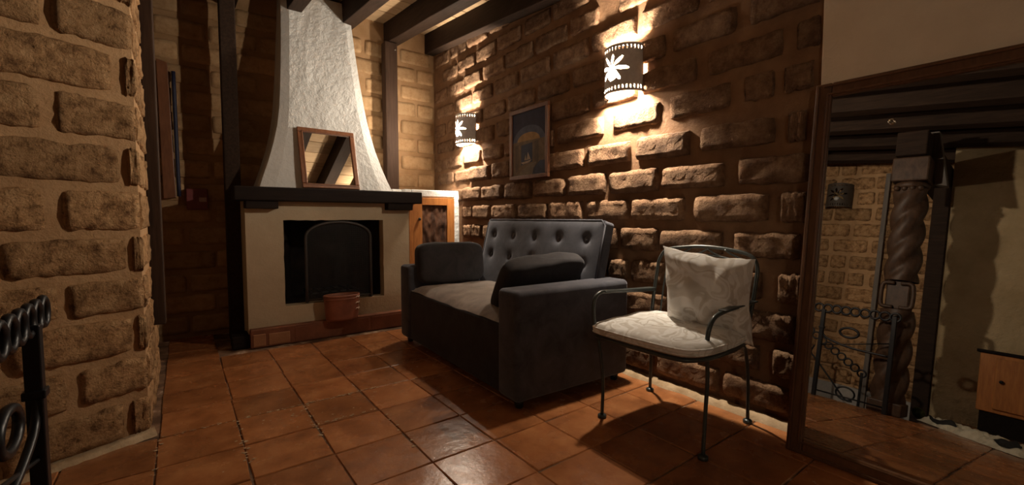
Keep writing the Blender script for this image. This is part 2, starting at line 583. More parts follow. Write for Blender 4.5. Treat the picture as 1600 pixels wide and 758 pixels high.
# lime left in the joints and flaked over the tile edges
fk = MB()
rl = random.Random(5)
def fleck(x, y, r_):
    n = rl.randint(5, 7)
    a0_ = rl.uniform(0, 6)
    st_ = rl.uniform(0.4, 1.0)
    fk.add([(x + r_ * rl.uniform(0.6, 1.1) * math.cos(a0_ + 2 * PI * k / n), y + st_ * r_ * rl.uniform(0.6, 1.1) * math.sin(a0_ + 2 * PI * k / n), 0.0022) for k in range(n)], [tuple(range(n))])
for k in range(120):
    fleck(rl.uniform(-0.12, 1.2), 2.522 + rl.gauss(0, 0.005), rl.uniform(0.003, 0.010))
for (gx, y0_, y1_, cnt) in ((0.182, 2.0, 2.5, 26), (-0.121, 2.15, 2.5, 16), (0.485, 2.1, 2.52, 34), (0.789, 1.75, 2.2, 10)):
    for k in range(cnt):
        fleck(gx + rl.gauss(0, 0.010), rl.uniform(y0_, y1_), rl.uniform(0.003, 0.011))
for k in range(26):
    fleck(0.42 + rl.gauss(0, 0.10), 2.40 + rl.gauss(0, 0.07), rl.uniform(0.003, 0.008))
for k in range(40):
    fleck(0.49 + rl.uniform(0, 0.30), 2.235 + rl.gauss(0, 0.005), rl.uniform(0.003, 0.008))
obj('lime_flecks', fk, M['fillet'], floor_o, kind='stuff')

low = MB().box(-1.9, HX, 0.7, 2.5, -1.5, -1.4)
obj('floor', low, M['grout'], kind='structure')

# ------------------------------------------------------------------ right wall with its bricks
XR = 2.292
wr = MB().box(XR, 2.5, 0.74, 4.7, -0.1, 3.15)
wall_right = obj('wall_right', wr, M['mortar_right'], kind='structure')
wp = MB().box(2.268, 2.5, -2.7, 0.775, -0.1, 2.9)
# the slightly wavy end of the plaster
wall_pl = obj('wall_right_plaster', wp, M['plaster_wall'], kind='structure', bevel=0.006)
wall_pl.name = 'trim_1'
wall_pl['label'] = 'cream plaster face of the wall above the leaning mirror'

# measured bricks: row index -> list of (y_near, y_far)
MEAS = {
    4: [(0.86, 1.172), (1.203, 1.579), (1.612, 1.98)],
    5: [(0.80, 0.93), (1.00, 1.345), (1.39, 1.75), (1.79, 2.16)],
    6: [(0.843, 1.09), (1.13, 1.47), (1.52, 1.86)],
    7: [(0.82, 0.917), (1.00, 1.13), (1.20, 1.50), (1.548, 1.78), (1.815, 1.975), (2.02, 2.38)],
    8: [(0.837, 1.14), (1.201, 1.573), (1.596, 1.865), (1.905, 2.25), (2.29, 2.62), (2.66, 3.0), (3.04, 3.28), (3.31, 3.50), (3.541, 3.704), (3.716, 3.864)],
    9: [(0.814, 0.918), (0.981, 1.361), (1.427, 1.787), (1.822, 2.185), (2.222, 2.571), (2.601, 2.961), (3.005, 3.345), (3.387, 3.678), (3.70, 3.88)],
    10: [(0.81, 1.128), (1.203, 1.569), (1.603, 1.973), (2.011, 2.36), (2.401, 2.766), (2.80, 3.145), (3.193, 3.516), (3.538, 3.885), (3.91, 4.20), (4.23, 4.50)],
    11: [(0.832, 0.898), (0.963, 1.334), (1.405, 1.756), (1.813, 2.171), (2.22, 2.618), (2.65, 3.02), (3.06, 3.343), (3.396, 3.746), (3.758, 4.079), (4.094, 4.442)],
    12: [(0.808, 0.929), (0.972, 1.117), (1.181, 1.54), (1.603, 1.952), (2.039, 2.488), (2.53, 2.82), (2.85, 3.173), (3.202, 3.513), (3.558, 3.88), (3.918, 4.332), (4.36, 4.5)],
    13: [(0.787, 0.884), (0.936, 1.312), (1.375, 1.73), (1.77, 2.13), (2.17, 2.55), (2.59, 2.93), (2.97, 3.30), (3.34, 3.67), (3.70, 4.04), (4.07, 4.46)],
    14: [(0.792, 1.099), (1.158, 1.533), (1.575, 1.93), (1.975, 2.33), (2.37, 2.72), (2.76, 3.12), (3.16, 3.50), (3.53, 3.86), (3.89, 4.22), (4.25, 4.5)],
    15: [(0.79, 0.92), (0.96, 1.33), (1.37, 1.74), (1.78, 2.14), (2.18, 2.54), (2.58, 2.94), (2.98, 3.32), (3.36, 3.69), (3.72, 4.05), (4.08, 4.45)],
    16: [(0.79, 1.12), (1.16, 1.52), (1.56, 1.92), (2.089, 2.359), (2.397, 2.755), (2.786, 3.143), (3.172, 3.497), (3.53, 3.84), (3.87, 4.18), (4.21, 4.5)],
    17: [(0.98, 1.34), (1.38, 1.74), (1.78, 2.14), (2.179, 2.545), (2.58, 2.894), (2.949, 3.268), (3.30, 3.62), (3.65, 3.97), (4.0, 4.32)],
    18: [(3.1, 3.4), (3.44, 3.78), (3.82, 4.14), (4.18, 4.48)],
}
for r_, lst in MEAS.items():
    z = ROWZ[r_]
    nearz = 0.0
    for (ya, yb) in lst:
        ym = (ya + yb) / 2
        # upper courses sag a little towards the chimney corner
        dz = 0.0
        if r_ >= 12:
            dz = 0.022 - 0.021 * (ym - 1.2)
        h = 0.132 + random.uniform(-0.008, 0.008)
        pr = random.uniform(-0.004, 0.010)
        if r_ >= 12 and ym < 1.5:
            pr = -0.020 + random.uniform(-0.004, 0.006)
        if r_ >= 12 and ym > 1.5:
            pr = -0.012 + random.uniform(-0.005, 0.006)
        if ym > 3.85:
            pr = -0.022
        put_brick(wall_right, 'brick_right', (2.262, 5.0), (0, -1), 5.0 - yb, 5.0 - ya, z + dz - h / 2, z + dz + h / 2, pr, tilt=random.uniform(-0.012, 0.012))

# lime fillet between the wall and the floor
fl = MB()
pts = []
yy = 0.80
vs, fs = [], []
k = 0
while yy < 2.0:
    w = 0.042 + 0.012 * mnoise.noise(Vector((yy * 9, 2, 1)))
    vs += [(2.27 - w, yy, -0.002), (2.27 - w * 0.75, yy, 0.012), (2.27, yy, 0.035 + 0.008 * mnoise.noise(Vector((yy * 12, 0, 0)))), (2.30, yy, -0.002)]
    if k:
        a = (k - 1) * 4
        for q in range(3):
            fs.append((a + q + 1, a + q, a + q + 4, a + q + 5))
    k += 1
    yy += 0.04
fl.add(vs, fs)
obj('baseboard_right', fl, M['fillet'], kind='structure', smooth=True)

# ------------------------------------------------------------------ back wall
YB = 4.532
wb = MB().box(-1.9, 2.5, YB, 4.7, -0.1, 3.15)
wall_back = obj('wall_back', wb, M['mortar_back'], kind='structure')
for r_ in range(4, 19):
    z = ROWZ[r_] - 0.02
    off = 0.0 if r_ % 2 else 0.185
    x = -0.52 + off
    while x < 2.28:
        w = 0.355 + random.uniform(-0.012, 0.012)
        x1 = min(x + w, 2.285)
        behind = (x > 0.55 and x1 < 1.55 and z < 2.5) or (x > 0.42 and x1 < 2.25 and z < 1.2)
        if not behind and x1 - x > 0.05:
            put_brick(wall_back, 'brick_back', (0, 4.52), (1, 0), x, x1, z - 0.076, z + 0.076, -0.004 + random.uniform(-0.003, 0.003))
        x += 0.372

# ------------------------------------------------------------------ left wall (oblique face, its end, and the stair side)
CX, CY = -0.145, 2.584
ud = Vector((0.91, 0.414)).normalized()
inn = Vector((-ud.y, ud.x))
SEG = 0.62
Q = (CX - ud.x * SEG, CY - ud.y * SEG)
mort = 0.007
Pm = (CX + inn.x * mort, CY + inn.y * mort)
wl = MB()
foot = [(Q[0] + inn.x * mort, Q[1] + inn.y * mort), (CX - 0.010, CY + mort), (CX - 0.010, 3.62), (-1.9, 3.62), (-1.9, Q[1] + inn.y * mort)]
n_ = len(foot)
wl.add([(a, b, -0.1) for a, b in foot] + [(a, b, 2.95) for a, b in foot],
       [tuple(range(n_))[::-1], tuple(range(n_, 2 * n_))] + [(i, (i + 1) % n_, n_ + (i + 1) % n_, n_ + i) for i in range(n_)])
wall_left = obj('wall_left', wl, M['mortar_left'], kind='structure')
LROW = [(0.03, 0.175), (0.225, 0.365), (0.410, 0.552), (0.594, 0.725), (0.772, 0.905), (0.952, 1.105), (1.150, 1.295), (1.343, 1.492), (1.538, 1.690), (1.735, 1.885), (1.93, 2.08), (2.125, 2.275), (2.32, 2.47), (2.515, 2.66)]
# bottom row first; joints measured as distance from the corner
LJ = [[(0.0, 0.065), (0.092, 0.46), (0.49, 0.62)], [(0.0, 0.232), (0.272, 0.60)], [(0.0, 0.030), (0.047, 0.425), (0.455, 0.62)], [(0.0, 0.252), (0.280, 0.60)],
      [(0.0, 0.034), (0.055, 0.43), (0.46, 0.62)], [(0.0, 0.255), (0.305, 0.60)], [(0.0, 0.038), (0.066, 0.44), (0.47, 0.62)], [(0.0, 0.260), (0.303, 0.60)],
      [(0.0, 0.035), (0.078, 0.45), (0.48, 0.62)], [(0.0, 0.255), (0.285, 0.60)], [(0.0, 0.04), (0.075, 0.44), (0.47, 0.62)], [(0.0, 0.255), (0.29, 0.60)], [(0.0, 0.04), (0.075, 0.44), (0.47, 0.62)], [(0.0, 0.25), (0.29, 0.60)]]
for (z0, z1), js in zip(LROW, LJ):
    for (a, b) in js:
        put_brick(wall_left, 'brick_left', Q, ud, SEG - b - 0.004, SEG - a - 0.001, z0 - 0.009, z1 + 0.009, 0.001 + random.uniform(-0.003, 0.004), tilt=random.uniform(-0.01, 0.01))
# end of the wall, facing the passage (+x)
for i, (z0, z1) in enumerate(LROW):
    y = 2.60 if i % 2 else 2.60
    first = 0.17 if i % 2 else 0.34
    segs = [(2.605, 2.60 + first)]
    yy = 2.60 + first + 0.03
    while yy < 3.55:
        segs.append((yy, min(3.6, yy + 0.34)))
        yy += 0.37
    for (a, b) in segs:
        put_brick(wall_left, 'brick_left', (CX, 2.0), (0, 1), a - 2.0, b - 2.0, z0 - 0.008, z1 + 0.008, -0.002 + random.uniform(-0.002, 0.002))
# plain return towards the stair well
for i, (z0, z1) in enumerate(LROW):
    x = -1.85 + (0.0 if i % 2 else 0.19)
    while x < -0.75:
        put_brick(wall_left, 'brick_left', (0, Q[1]), (1, 0), x, min(x + 0.35, Q[0] - 0.02), z0, z1, 0.002)
        x += 0.38
# lime strip along the foot of the left wall
ls = MB()
a0 = Vector((CX, CY)) - ud * 0.60
a1 = Vector((CX, CY)) + ud * 0.01
vs, fs = [], []
for i in range(25):
    p = a0.lerp(a1, i / 24)
    w = 0.030 + 0.010 * mnoise.noise(Vector((i * 0.9, 1, 3)))
    q = p - inn * w
    vs += [(q.x, q.y, -0.002), ((q.x * 0.7 + p.x * 0.3), (q.y * 0.7 + p.y * 0.3), 0.010), (p.x, p.y, 0.032), (p.x + inn.x * 0.02, p.y + inn.y * 0.02, -0.002)]
    if i:
        a = (i - 1) * 4
        for k in range(3):
            fs.append((a + k, a + k + 1, a + k + 5, a + k + 4))
ls.add(vs, fs)
obj('baseboard_left', ls, M['fillet'], kind='structure', smooth=True)

# stair-side wall seen in the mirror
XL = -1.80
wm = MB().box(-1.95, XL - 0.012, 0.60, 2.75, -1.5, 2.95)
wall_stair = obj('wall_stair', wm, M['mortar_left'], kind='structure')
for r_ in range(4, 18):
    z = ROWZ[r_]
    y = 0.66 + (0.0 if r_ % 2 else 0.19)
    while y < 2.35:
        w = 0.345 + random.uniform(-0.02, 0.02)
        if random.random() < 0.16:
            put_brick(wall_stair, 'brick_left', (XL, 0), (0, 1), y, y + 0.15, z - 0.076, z + 0.076, -0.002)
            put_brick(wall_stair, 'brick_left', (XL, 0), (0, 1), y + 0.175, y + w, z - 0.076, z + 0.076, -0.002)
        else:
            put_brick(wall_stair, 'brick_left', (XL, 0), (0, 1), y, min(y + w, 2.38), z - 0.076, z + 0.076, -0.001 + random.uniform(-0.003, 0.003))
        y += 0.375
obj('trim_2', MB().box(XL - 0.02, XL + 0.012, 0.62, 2.4, -1.4, 0.03), M['dado'], kind='structure', bevel=0.005)

# the rest of the room shell, behind the camera
obj('wall_stair_plaster', MB().box(-1.42, -1.30, -2.7, 0.88, -0.1, 2.9), M['plaster_stair'], kind='structure')
bpy.data.objects['wall_stair_plaster'].name = 'wall_plaster'
obj('wall_front', MB().box(-1.42, 2.5, -2.82, -2.7, -0.1, 2.9), M['plaster_wall'], kind='structure')
obj('wall_passage', MB().box(-1.9, -1.8, 3.5, 4.6, -0.1, 3.1), M['plaster_wall'], kind='structure')

# ------------------------------------------------------------------ ceiling: boards on sloping beams
def zb(y):                      # underside of the beams
    return 2.787 - 0.0965 * (4.52 - y)
BH = 0.20
ceil = MB()
ya, yb_ = -2.8, 4.65
ceil.hexa([(-1.95, ya, zb(ya) + BH + 0.03), (2.5, ya, zb(ya) + BH + 0.03), (2.5, yb_, zb(yb_) + BH + 0.03), (-1.95, yb_, zb(yb_) + BH + 0.03),
           (-1.95, ya, zb(ya) + BH + 0.1), (2.5, ya, zb(ya) + BH + 0.1), (2.5, yb_, zb(yb_) + BH + 0.1), (-1.95, yb_, zb(yb_) + BH + 0.1)])
ceiling = obj('ceiling', ceil, M['dark_wood'], kind='structure')
bw = 0.185
bme = MB().box(-0.5, 0.5, -bw / 2 + 0.004, bw / 2 - 0.004, 0, 0.02).mesh('board', M['board'])
y = -2.7
slope = math.atan(0.0965)
while y < 4.6:
    o = bpy.data.objects.new('board', bme)
    COL.objects.link(o)
    o.parent = ceiling
    o.location = (0.28, y, zb(y) + BH + 0.004 + random.uniform(0, 0.004))
    o.rotation_euler = (slope, 0, random.uniform(-0.003, 0.003))
    o.scale = (4.4, 1, 1)
    y += bw * math.cos(slope)
BEAMX = [(2.187, 2.32), (1.725, 1.862), (1.225, 1.345), (0.765, 0.885), (0.305, 0.425), (-0.155, -0.035), (-0.615, -0.495), (-1.075, -0.955), (-1.535, -1.415)]
for i, (x0, x1) in enumerate(BEAMX):
    y0, y1 = -2.7, 4.54
    z0, z1 = zb(y0), zb(y1)
    b = MB()
    n = 14
    for k in range(n):
        pass
    vs, fs = [], []
    for k in range(n + 1):
        t = k / n
        yy = y0 + (y1 - y0) * t
        j = 0.004
        jj = [random.uniform(-j, j) for _ in range(6)]
        zz = zb(yy)
        vs += [(x0 + jj[0], yy, zz + jj[1]), (x1 + jj[2], yy, zz + jj[3]), (x1 + jj[4], yy, zz + BH + 0.02), (x0 + jj[5], yy, zz + BH + 0.02)]
        if k:
            a = (k - 1) * 4
            for q in range(4):
                fs.append((a + q, a + (q + 1) % 4, a + 4 + (q + 1) % 4, a + 4 + q))
    fs.append((0, 3, 2, 1))
    e = n * 4
    fs.append((e, e + 1, e + 2, e + 3))
    b.add(vs, fs)
    obj('beam', b, M['beam'], ceiling, bevel=0.006)

# timber posts under two beams
t = thing('wooden_post', 'dark wooden post between chimney and right corner, standing on white cabinet top', 'post', (1.74, 4.44, 1.27))
obj('shaft', MB().box(1.685, 1.815, 4.39, 4.50, 1.271, 2.772), M['post_wood'], t, bevel=0.008)
obj('nail', MB().sphere((1.79, 4.388, 2.70), 0.010, 10, 6), M['chrome'], t, smooth=True)
t = thing('wooden_post', 'dark wooden post in the shadows left of the chimney', 'post', (0.335, 4.25, 0))
obj('shaft', MB().box(0.28, 0.39, 4.20, 4.31, 0, 2.755), M['beam'], t, bevel=0.008)
t = thing('wooden_strip', 'narrow dark wooden strip upright on the left wall end', 'strip', (-0.12, 3.2, 0.40))
obj('strip', MB().box(-0.155, -0.094, 3.14, 3.26, 0.40, 2.68), M['post_wood'], t, bevel=0.006)
# ------------------------------------------------------------------ wall sconces
def sconce_shade():
    Rr, H2 = 0.132, 0.142
    NA, NZ = 120, 96
    def hole(s, z):
        # s arc length from the front, z from the middle
        x, y = s - 0.004, z - 0.004
        d = math.hypot(x, y)
        if d < 0.021 or math.hypot(s, z + 0.036) < 0.034:
            return True
        for k in range(8):
            a = PI / 8 * 0 + k * PI / 4 + 0.12
            L = 0.112 if k in (0, 4) else (0.095 if k % 2 else 0.078)
            px = x * math.cos(a) + y * math.sin(a)
            py = -x * math.sin(a) + y * math.cos(a)
            c = (0.020 + L) / 2
            hl = (L - 0.020) / 2
            if hl > 0 and ((px - c) / hl) ** 2 + (py / 0.0105) ** 2 < 1:
                return True
        for zz in (0.116, -0.116):
            for k in range(-8, 9):
                cs = k * 0.0235
                if ((s - cs) / 0.0048) ** 2 + ((z - zz) / 0.0115) ** 2 < 1:
                    return True
        return False
    # two skins, rim faces where a hole begins
    idx = {}
    vs, fs = [], []
    def vid(i, j, k):
        key = (i, j, k)
        if key not in idx:
            a = -PI / 2 + PI * i / NA
            r = Rr - (0.007 if k else 0.0)
            z = -H2 + 2 * H2 * j / NZ
            idx[key] = len(vs)
            vs.append((-r * math.cos(a), r * math.sin(a), z))     # bulges to -x
        return idx[key]
    solid = {}
    for i in range(NA):
        for j in range(NZ):
            a = -PI / 2 + PI * (i + 0.5) / NA
            solid[(i, j)] = not hole(a * Rr, -H2 + 2 * H2 * (j + 0.5) / NZ)
    for (i, j), s in solid.items():
        if not s:
            continue
        fs.append((vid(i, j, 0), vid(i, j + 1, 0), vid(i + 1, j + 1, 0), vid(i + 1, j, 0)))
        fs.append((vid(i, j, 1), vid(i + 1, j, 1), vid(i + 1, j + 1, 1), vid(i, j + 1, 1)))
        for (di, dj, e0, e1) in ((-1, 0, (0, 0), (0, 1)), (1, 0, (1, 1), (1, 0)), (0, -1, (1, 0), (0, 0)), (0, 1, (0, 1), (1, 1))):
            if not solid.get((i + di, j + dj), False):
                a, b = (i + e0[0], j + e0[1]), (i + e1[0], j + e1[1])
                fs.append((vid(*a, 0), vid(*a, 1), vid(*b, 1), vid(*b, 0)))
    return MB().add(vs, fs)
SHADE = sconce_shade()
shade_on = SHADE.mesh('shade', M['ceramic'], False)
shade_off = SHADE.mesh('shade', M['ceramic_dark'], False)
def lying(mb):            # bulb axis turned to point away from the wall
    mb.v = [(-z, y, x) for x, y, z in mb.v]
    return mb
bulb_mb = lying(MB().lathe([(0.004, 0.034), (0.018, 0.028), (0.029, 0.012), (0.031, 0.0), (0.028, -0.014), (0.018, -0.030), (0.013, -0.045)], 0, 0, 16))
socket_mb = lying(MB().lathe([(0.016, -0.043), (0.017, -0.075), (0.012, -0.08)], 0, 0, 14))
plate_mb = MB().box(-0.008, 0.006, -0.05, 0.05, -0.07, 0.07)
arm_mb = MB().tube([(0.002, 0, -0.045), (-0.020, 0, -0.045)], 0.014, 10)
def sconce(label, loc, rotz, lit, watts=SCONCE_W, scale=1.0):
    t = thing('wall_sconce', label, 'wall lamp', loc, rotz, 'half-round pierced wall lamps', world=False)
    t.scale = (scale,) * 3
    o = bpy.data.objects.new('shade', shade_on if lit else shade_off)
    COL.objects.link(o)
    o.parent = t
    bl = obj('bulb', MB().add([(x - 0.094, y, z - 0.045) for x, y, z in bulb_mb.v], bulb_mb.f), M['bulb' if lit else 'bulb_off'], t, smooth=True)
    obj('socket', MB().add([(x - 0.094, y, z - 0.045) for x, y, z in socket_mb.v], socket_mb.f), M['brass'], t, smooth=True)
    obj('wall_plate', plate_mb, M['brass'], t, bevel=0.003)
    obj('bracket', arm_mb, M['brass'], t, smooth=True)
    if lit:
        ld = bpy.data.lights.new('sconce_light', 'POINT')
        ld.energy = watts
        ld.color = LAMP_COL
        ld.shadow_soft_size = 0.036
        ld.use_soft_falloff = False
        lo = bpy.data.objects.new('sconce_light', ld)
        COL.objects.link(lo)
        lo.parent = t
        lo.location = (-0.094, 0, -0.045)
    return t
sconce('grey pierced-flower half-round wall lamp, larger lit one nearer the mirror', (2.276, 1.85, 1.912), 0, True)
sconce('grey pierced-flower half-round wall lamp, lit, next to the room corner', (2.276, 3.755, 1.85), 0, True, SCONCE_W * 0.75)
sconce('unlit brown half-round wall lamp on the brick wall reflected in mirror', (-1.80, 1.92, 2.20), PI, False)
sconce('added lit half-round wall lamp behind the camera, brightening the plaster above the mirror', (-1.30, -2.1, 1.95), PI, True, 58)  # unseen lamp, added to brighten the plaster above the leaning mirror

# ------------------------------------------------------------------ fireplace
fp = thing('fireplace', 'white plastered corner fireplace with tapering chimney and dark mantel beam', 'fireplace', (1.03, 4.1, 0))
YF = 3.90
body = MB()
bx0, bx1, bz0, bz1 = 0.640, 1.452, 0.290, 0.978
fx0, fx1, ft = 0.380, 1.700, 1.16
# front face with an opening, slightly uneven edge
ring_o = [(fx0, 0.0), (fx1, 0.0), (fx1, ft), (fx0, ft)]
def wob(i, s): return 0.006 * mnoise.noise(Vector((i * 1.7, s, 4)))
inner = []
nseg = 14
for (a, b) in (((bx0, bz0), (bx1, bz0)), ((bx1, bz0), (bx1, bz1)), ((bx1, bz1), (bx0, bz1)), ((bx0, bz1), (bx0, bz0))):
    for i in range(nseg):
        t_ = i / nseg
        w = wob(i, a[0] + a[1]) if 0 < i else 0
        inner.append((a[0] + (b[0] - a[0]) * t_ + (w if a[0] == b[0] else 0), a[1] + (b[1] - a[1]) * t_ + (w if a[1] == b[1] else 0)))
m_ = len(inner)
outer = []
for (a, b) in zip(ring_o, ring_o[1:] + ring_o[:1]):
    for i in range(nseg):
        t_ = i / nseg
        outer.append((a[0] + (b[0] - a[0]) * t_, a[1] + (b[1] - a[1]) * t_))
vs = [(x, YF, z) for x, z in outer] + [(x, YF, z) for x, z in inner] + [(x, YF + 0.10, z) for x, z in inner]
fs = []
for i in range(m_):
    k = (i + 1) % m_
    fs.append((i, k, m_ + k, m_ + i))
    fs.append((m_ + i, m_ + k, 2 * m_ + k, 2 * m_ + i))
body.add(vs, fs)
# sides and top
body.add([(fx0, YF, 0), (fx0, 4.53, 0), (fx0, 4.53, ft), (fx0, YF, ft), (fx1, YF, 0), (fx1, 4.53, 0), (fx1, 4.53, ft), (fx1, YF, ft)],
         [(0, 3, 2, 1), (4, 5, 6, 7), (3, 7, 6, 2)])
obj('body', body, M['plaster_bounce'], fp)
fb = MB()
Y1 = YF + 0.10
a, b, c, d = (bx0, bz0), (bx1, bz0), (bx1, bz1), (bx0, bz1)
bk = [(bx0 + 0.14, bz0), (bx1 - 0.14, bz0), (bx1 - 0.14, bz1), (bx0 + 0.14, bz1)]
fb.add([(x, Y1, z) for x, z in (a, b, c, d)] + [(x, 4.42, z) for x, z in bk], [(0, 4, 5, 1), (1, 5, 6, 2), (2, 6, 7, 3), (3, 7, 4, 0), (4, 7, 6, 5)])
obj('firebox', fb, M['soot'], fp)
gr = MB()
for k in range(6):
    gr.tube([(0.86 + k * 0.075, 3.99, 0.36), (0.86 + k * 0.075, 4.28, 0.36)], 0.009, 6)
gr.tube([(0.84, 4.02, 0.35), (1.26, 4.02, 0.35)], 0.009, 6)
gr.tube([(0.84, 4.25, 0.35), (1.26, 4.25, 0.35)], 0.009, 6)
for x in (0.86, 1.235):
    for yv in (4.02, 4.25):
        gr.tube([(x, yv, 0.291), (x, yv, 0.35)], 0.009, 6)
obj('grate', gr, M['iron'], fp)
# chimney: curved taper, leaning back
ch = MB()
prof = [(1.235, 0.487, 1.552), (1.33, 0.520, 1.515), (1.45, 0.560, 1.472), (1.60, 0.605, 1.428), (1.75, 0.640, 1.395), (1.90, 0.664, 1.372), (2.05, 0.678, 1.353), (2.25, 0.692, 1.335), (2.50, 0.708, 1.318), (2.75, 0.722, 1.302), (2.94, 0.732, 1.293)]
rows = []
vs, fs = [], []
NXX = 10
for (z, xl, xr) in prof:
    t_ = (z - 1.235) / (2.75 - 1.235)
    yf = 3.90 + 0.30 * t_ ** 0.9
    row = [(xl + 0.012, 4.53, z)]
    for i in range(NXX + 1):
        u = i / NXX
        row.append((xl + (xr - xl) * u + 0.004 * mnoise.noise(Vector((z * 5, u * 3, 1))), yf + (0.018 if i in (0, NXX) else 0) + 0.006 * mnoise.noise(Vector((u * 5, z * 4, 7))), z))
    row.append((xr - 0.012, 4.53, z))
    rows.append(row)
W = NXX + 3
for r_ in rows:
    vs += r_
for j in range(len(rows) - 1):
    for i in range(W - 1):
        q = j * W + i
        fs.append((q, q + 1, q + W + 1, q + W))
ch.add(vs, fs)
obj('chimney', ch, M['plaster_white'], fp, smooth=False)
# mantel
mt = MB().box(0.305, 1.790, 3.795, 4.05, 1.127, 1.233)
obj('mantel', mt, M['dark_wood'], fp, bevel=0.008)
obj('mantel_ledge', MB().box(0.345, 1.735, 3.97, 4.53, 1.15, 1.242), M['plaster_white'], fp, bevel=0.006)
obj('corbel', MB().box(0.378, 0.598, 3.815, 3.96, 1.068, 1.128), M['dark_wood'], fp, bevel=0.006)
obj('corbel', MB().box(1.470, 1.706, 3.815, 3.96, 1.068, 1.128), M['dark_wood'], fp, bevel=0.006)
# hearth step
obj('hearth', MB().box(0.385, 1.98, 3.835, 3.95, 0, 0.142), M['terracotta'], fp, bevel=0.006)
obj('hearth_tile', MB().box(0.40, 0.485, 3.829, 3.85, 0.012, 0.105), M['terracotta_pale'], fp, bevel=0.004)
obj('hearth_tile', MB().box(0.505, 0.655, 3.829, 3.85, 0.012, 0.100), M['terracotta_pale'], fp, bevel=0.004)
obj('shaded_hearth_end', MB().box(0.270, 0.386, 3.88, 4.05, 0, 0.10), M['dark_wood'], fp, bevel=0.005)  # left end of the hearth; its shadow put into a near-black colour
for k in range(4):
    x0 = 0.69 + k * 0.31
    obj('hearth_tile', MB().box(x0, x0 + 0.295, 3.8335, 3.85, 0.008, 0.125), M['terracotta'], fp, bevel=0.004)

# fire screen, arched, standing in front of the opening
fsn = thing('fire_screen', 'arched iron fire screen standing across the fireplace opening', 'fire screen', (1.065, 3.918, 0.29))
YS = 3.918
xl, xr, zs, zt = 0.805, 1.340, 0.83, 0.962
arch = [(xl, YS, 0.30)] + [(xl, YS, z) for z in (0.45, 0.60, 0.75)]
for i in range(17):
    u = i / 16
    a = PI - PI * u
    arch.append(((xl + xr) / 2 + (xr - xl) / 2 * math.cos(a), YS, zs + (zt - zs) * math.sin(a) ** 0.9))
arch += [(xr, YS, z) for z in (0.75, 0.60, 0.45, 0.30)]
obj('frame', MB().tube(arch, 0.014, 8), M['screen_iron'], fsn, smooth=True)
obj('bottom_bar', MB().tube([(xl, YS, 0.315), (xr, YS, 0.315)], 0.010, 8), M['screen_iron'], fsn, smooth=True)
for x in (xl, xr):
    obj('foot', MB().tube([(x, YS - 0.014, 0.298), (x, YS + 0.05, 0.298)], 0.007, 8), M['screen_iron'], fsn, smooth=True)
wm_ = MB()
def archz(x):
    u = (x - (xl + xr) / 2) / ((xr - xl) / 2)
    return zs + (zt - zs) * max(0, 1 - u * u) ** 0.45
x = xl + 0.012
while x < xr:
    wm_.add([(x - 0.0012, YS, 0.31), (x + 0.0012, YS, 0.31), (x + 0.0012, YS, archz(x)), (x - 0.0012, YS, archz(x))], [(0, 1, 2, 3)])
    x += 0.0085
z = 0.32
while z < zt:
    if z < zs:
        a, b = xl, xr
    else:
        u = math.sqrt(max(0, 1 - ((z - zs) / (zt - zs)) ** 2.2))
        a, b = (xl + xr) / 2 - (xr - xl) / 2 * u, (xl + xr) / 2 + (xr - xl) / 2 * u
    wm_.add([(a, YS + 0.001, z - 0.0012), (b, YS + 0.001, z - 0.0012), (b, YS + 0.001, z + 0.0012), (a, YS + 0.001, z + 0.0012)], [(0, 1, 2, 3)])
    z += 0.0085
obj('wire_mesh', wm_, M['mesh_iron'], fsn, kind='stuff')

# oval clay bucket on the hearth
pt = thing('clay_bucket', 'oval reddish clay bucket with pale lacing, on the hearth', 'bucket', (1.055, 3.80, 0.142))
pm = MB().lathe([(0.90, 0.143), (0.93, 0.16), (0.985, 0.27), (1.02, 0.335), (1.04, 0.338), (1.05, 0.348), (1.03, 0.355), (0.97, 0.352), (0.93, 0.33), (0.90, 0.20), (0.85, 0.165)], 0, 0, 32, sx=0.142, sy=0.085)
pm.v = [(x + 1.055, y + 3.82, z) for x, y, z in pm.v]
pt['base'] = (1.055, 3.82, 0.142)
pt.location = (1.055, 3.82, 0.142)
obj('bowl', pm, M['pot'], pt, smooth=True)
obj('band', MB().add([(x + 1.055, y + 3.82, z) for x, y, z in MB().lathe([(1.0, 0.315), (1.035, 0.318), (1.035, 0.328), (1.0, 0.33)], 0, 0, 32, sx=0.142, sy=0.085, cap=False).v], MB().lathe([(1.0, 0.315), (1.035, 0.318), (1.035, 0.328), (1.0, 0.33)], 0, 0, 32, cap=False).f), M['pot'], pt, smooth=True)
for z in (0.325, 0.275, 0.225):
    pts = []
    for k in range(5):
        a = -R(48) + R(9) * k
        rr = 1.0 + (z - 0.27) * 0.25 + 0.01
        pts.append((1.055 + 0.142 * rr * math.cos(a), 3.82 + 0.085 * rr * math.sin(a), z + 0.012 * (k % 2)))
    obj('lacing', MB().tube(pts, 0.0045, 6), M['pale_lace'], pt, smooth=True)

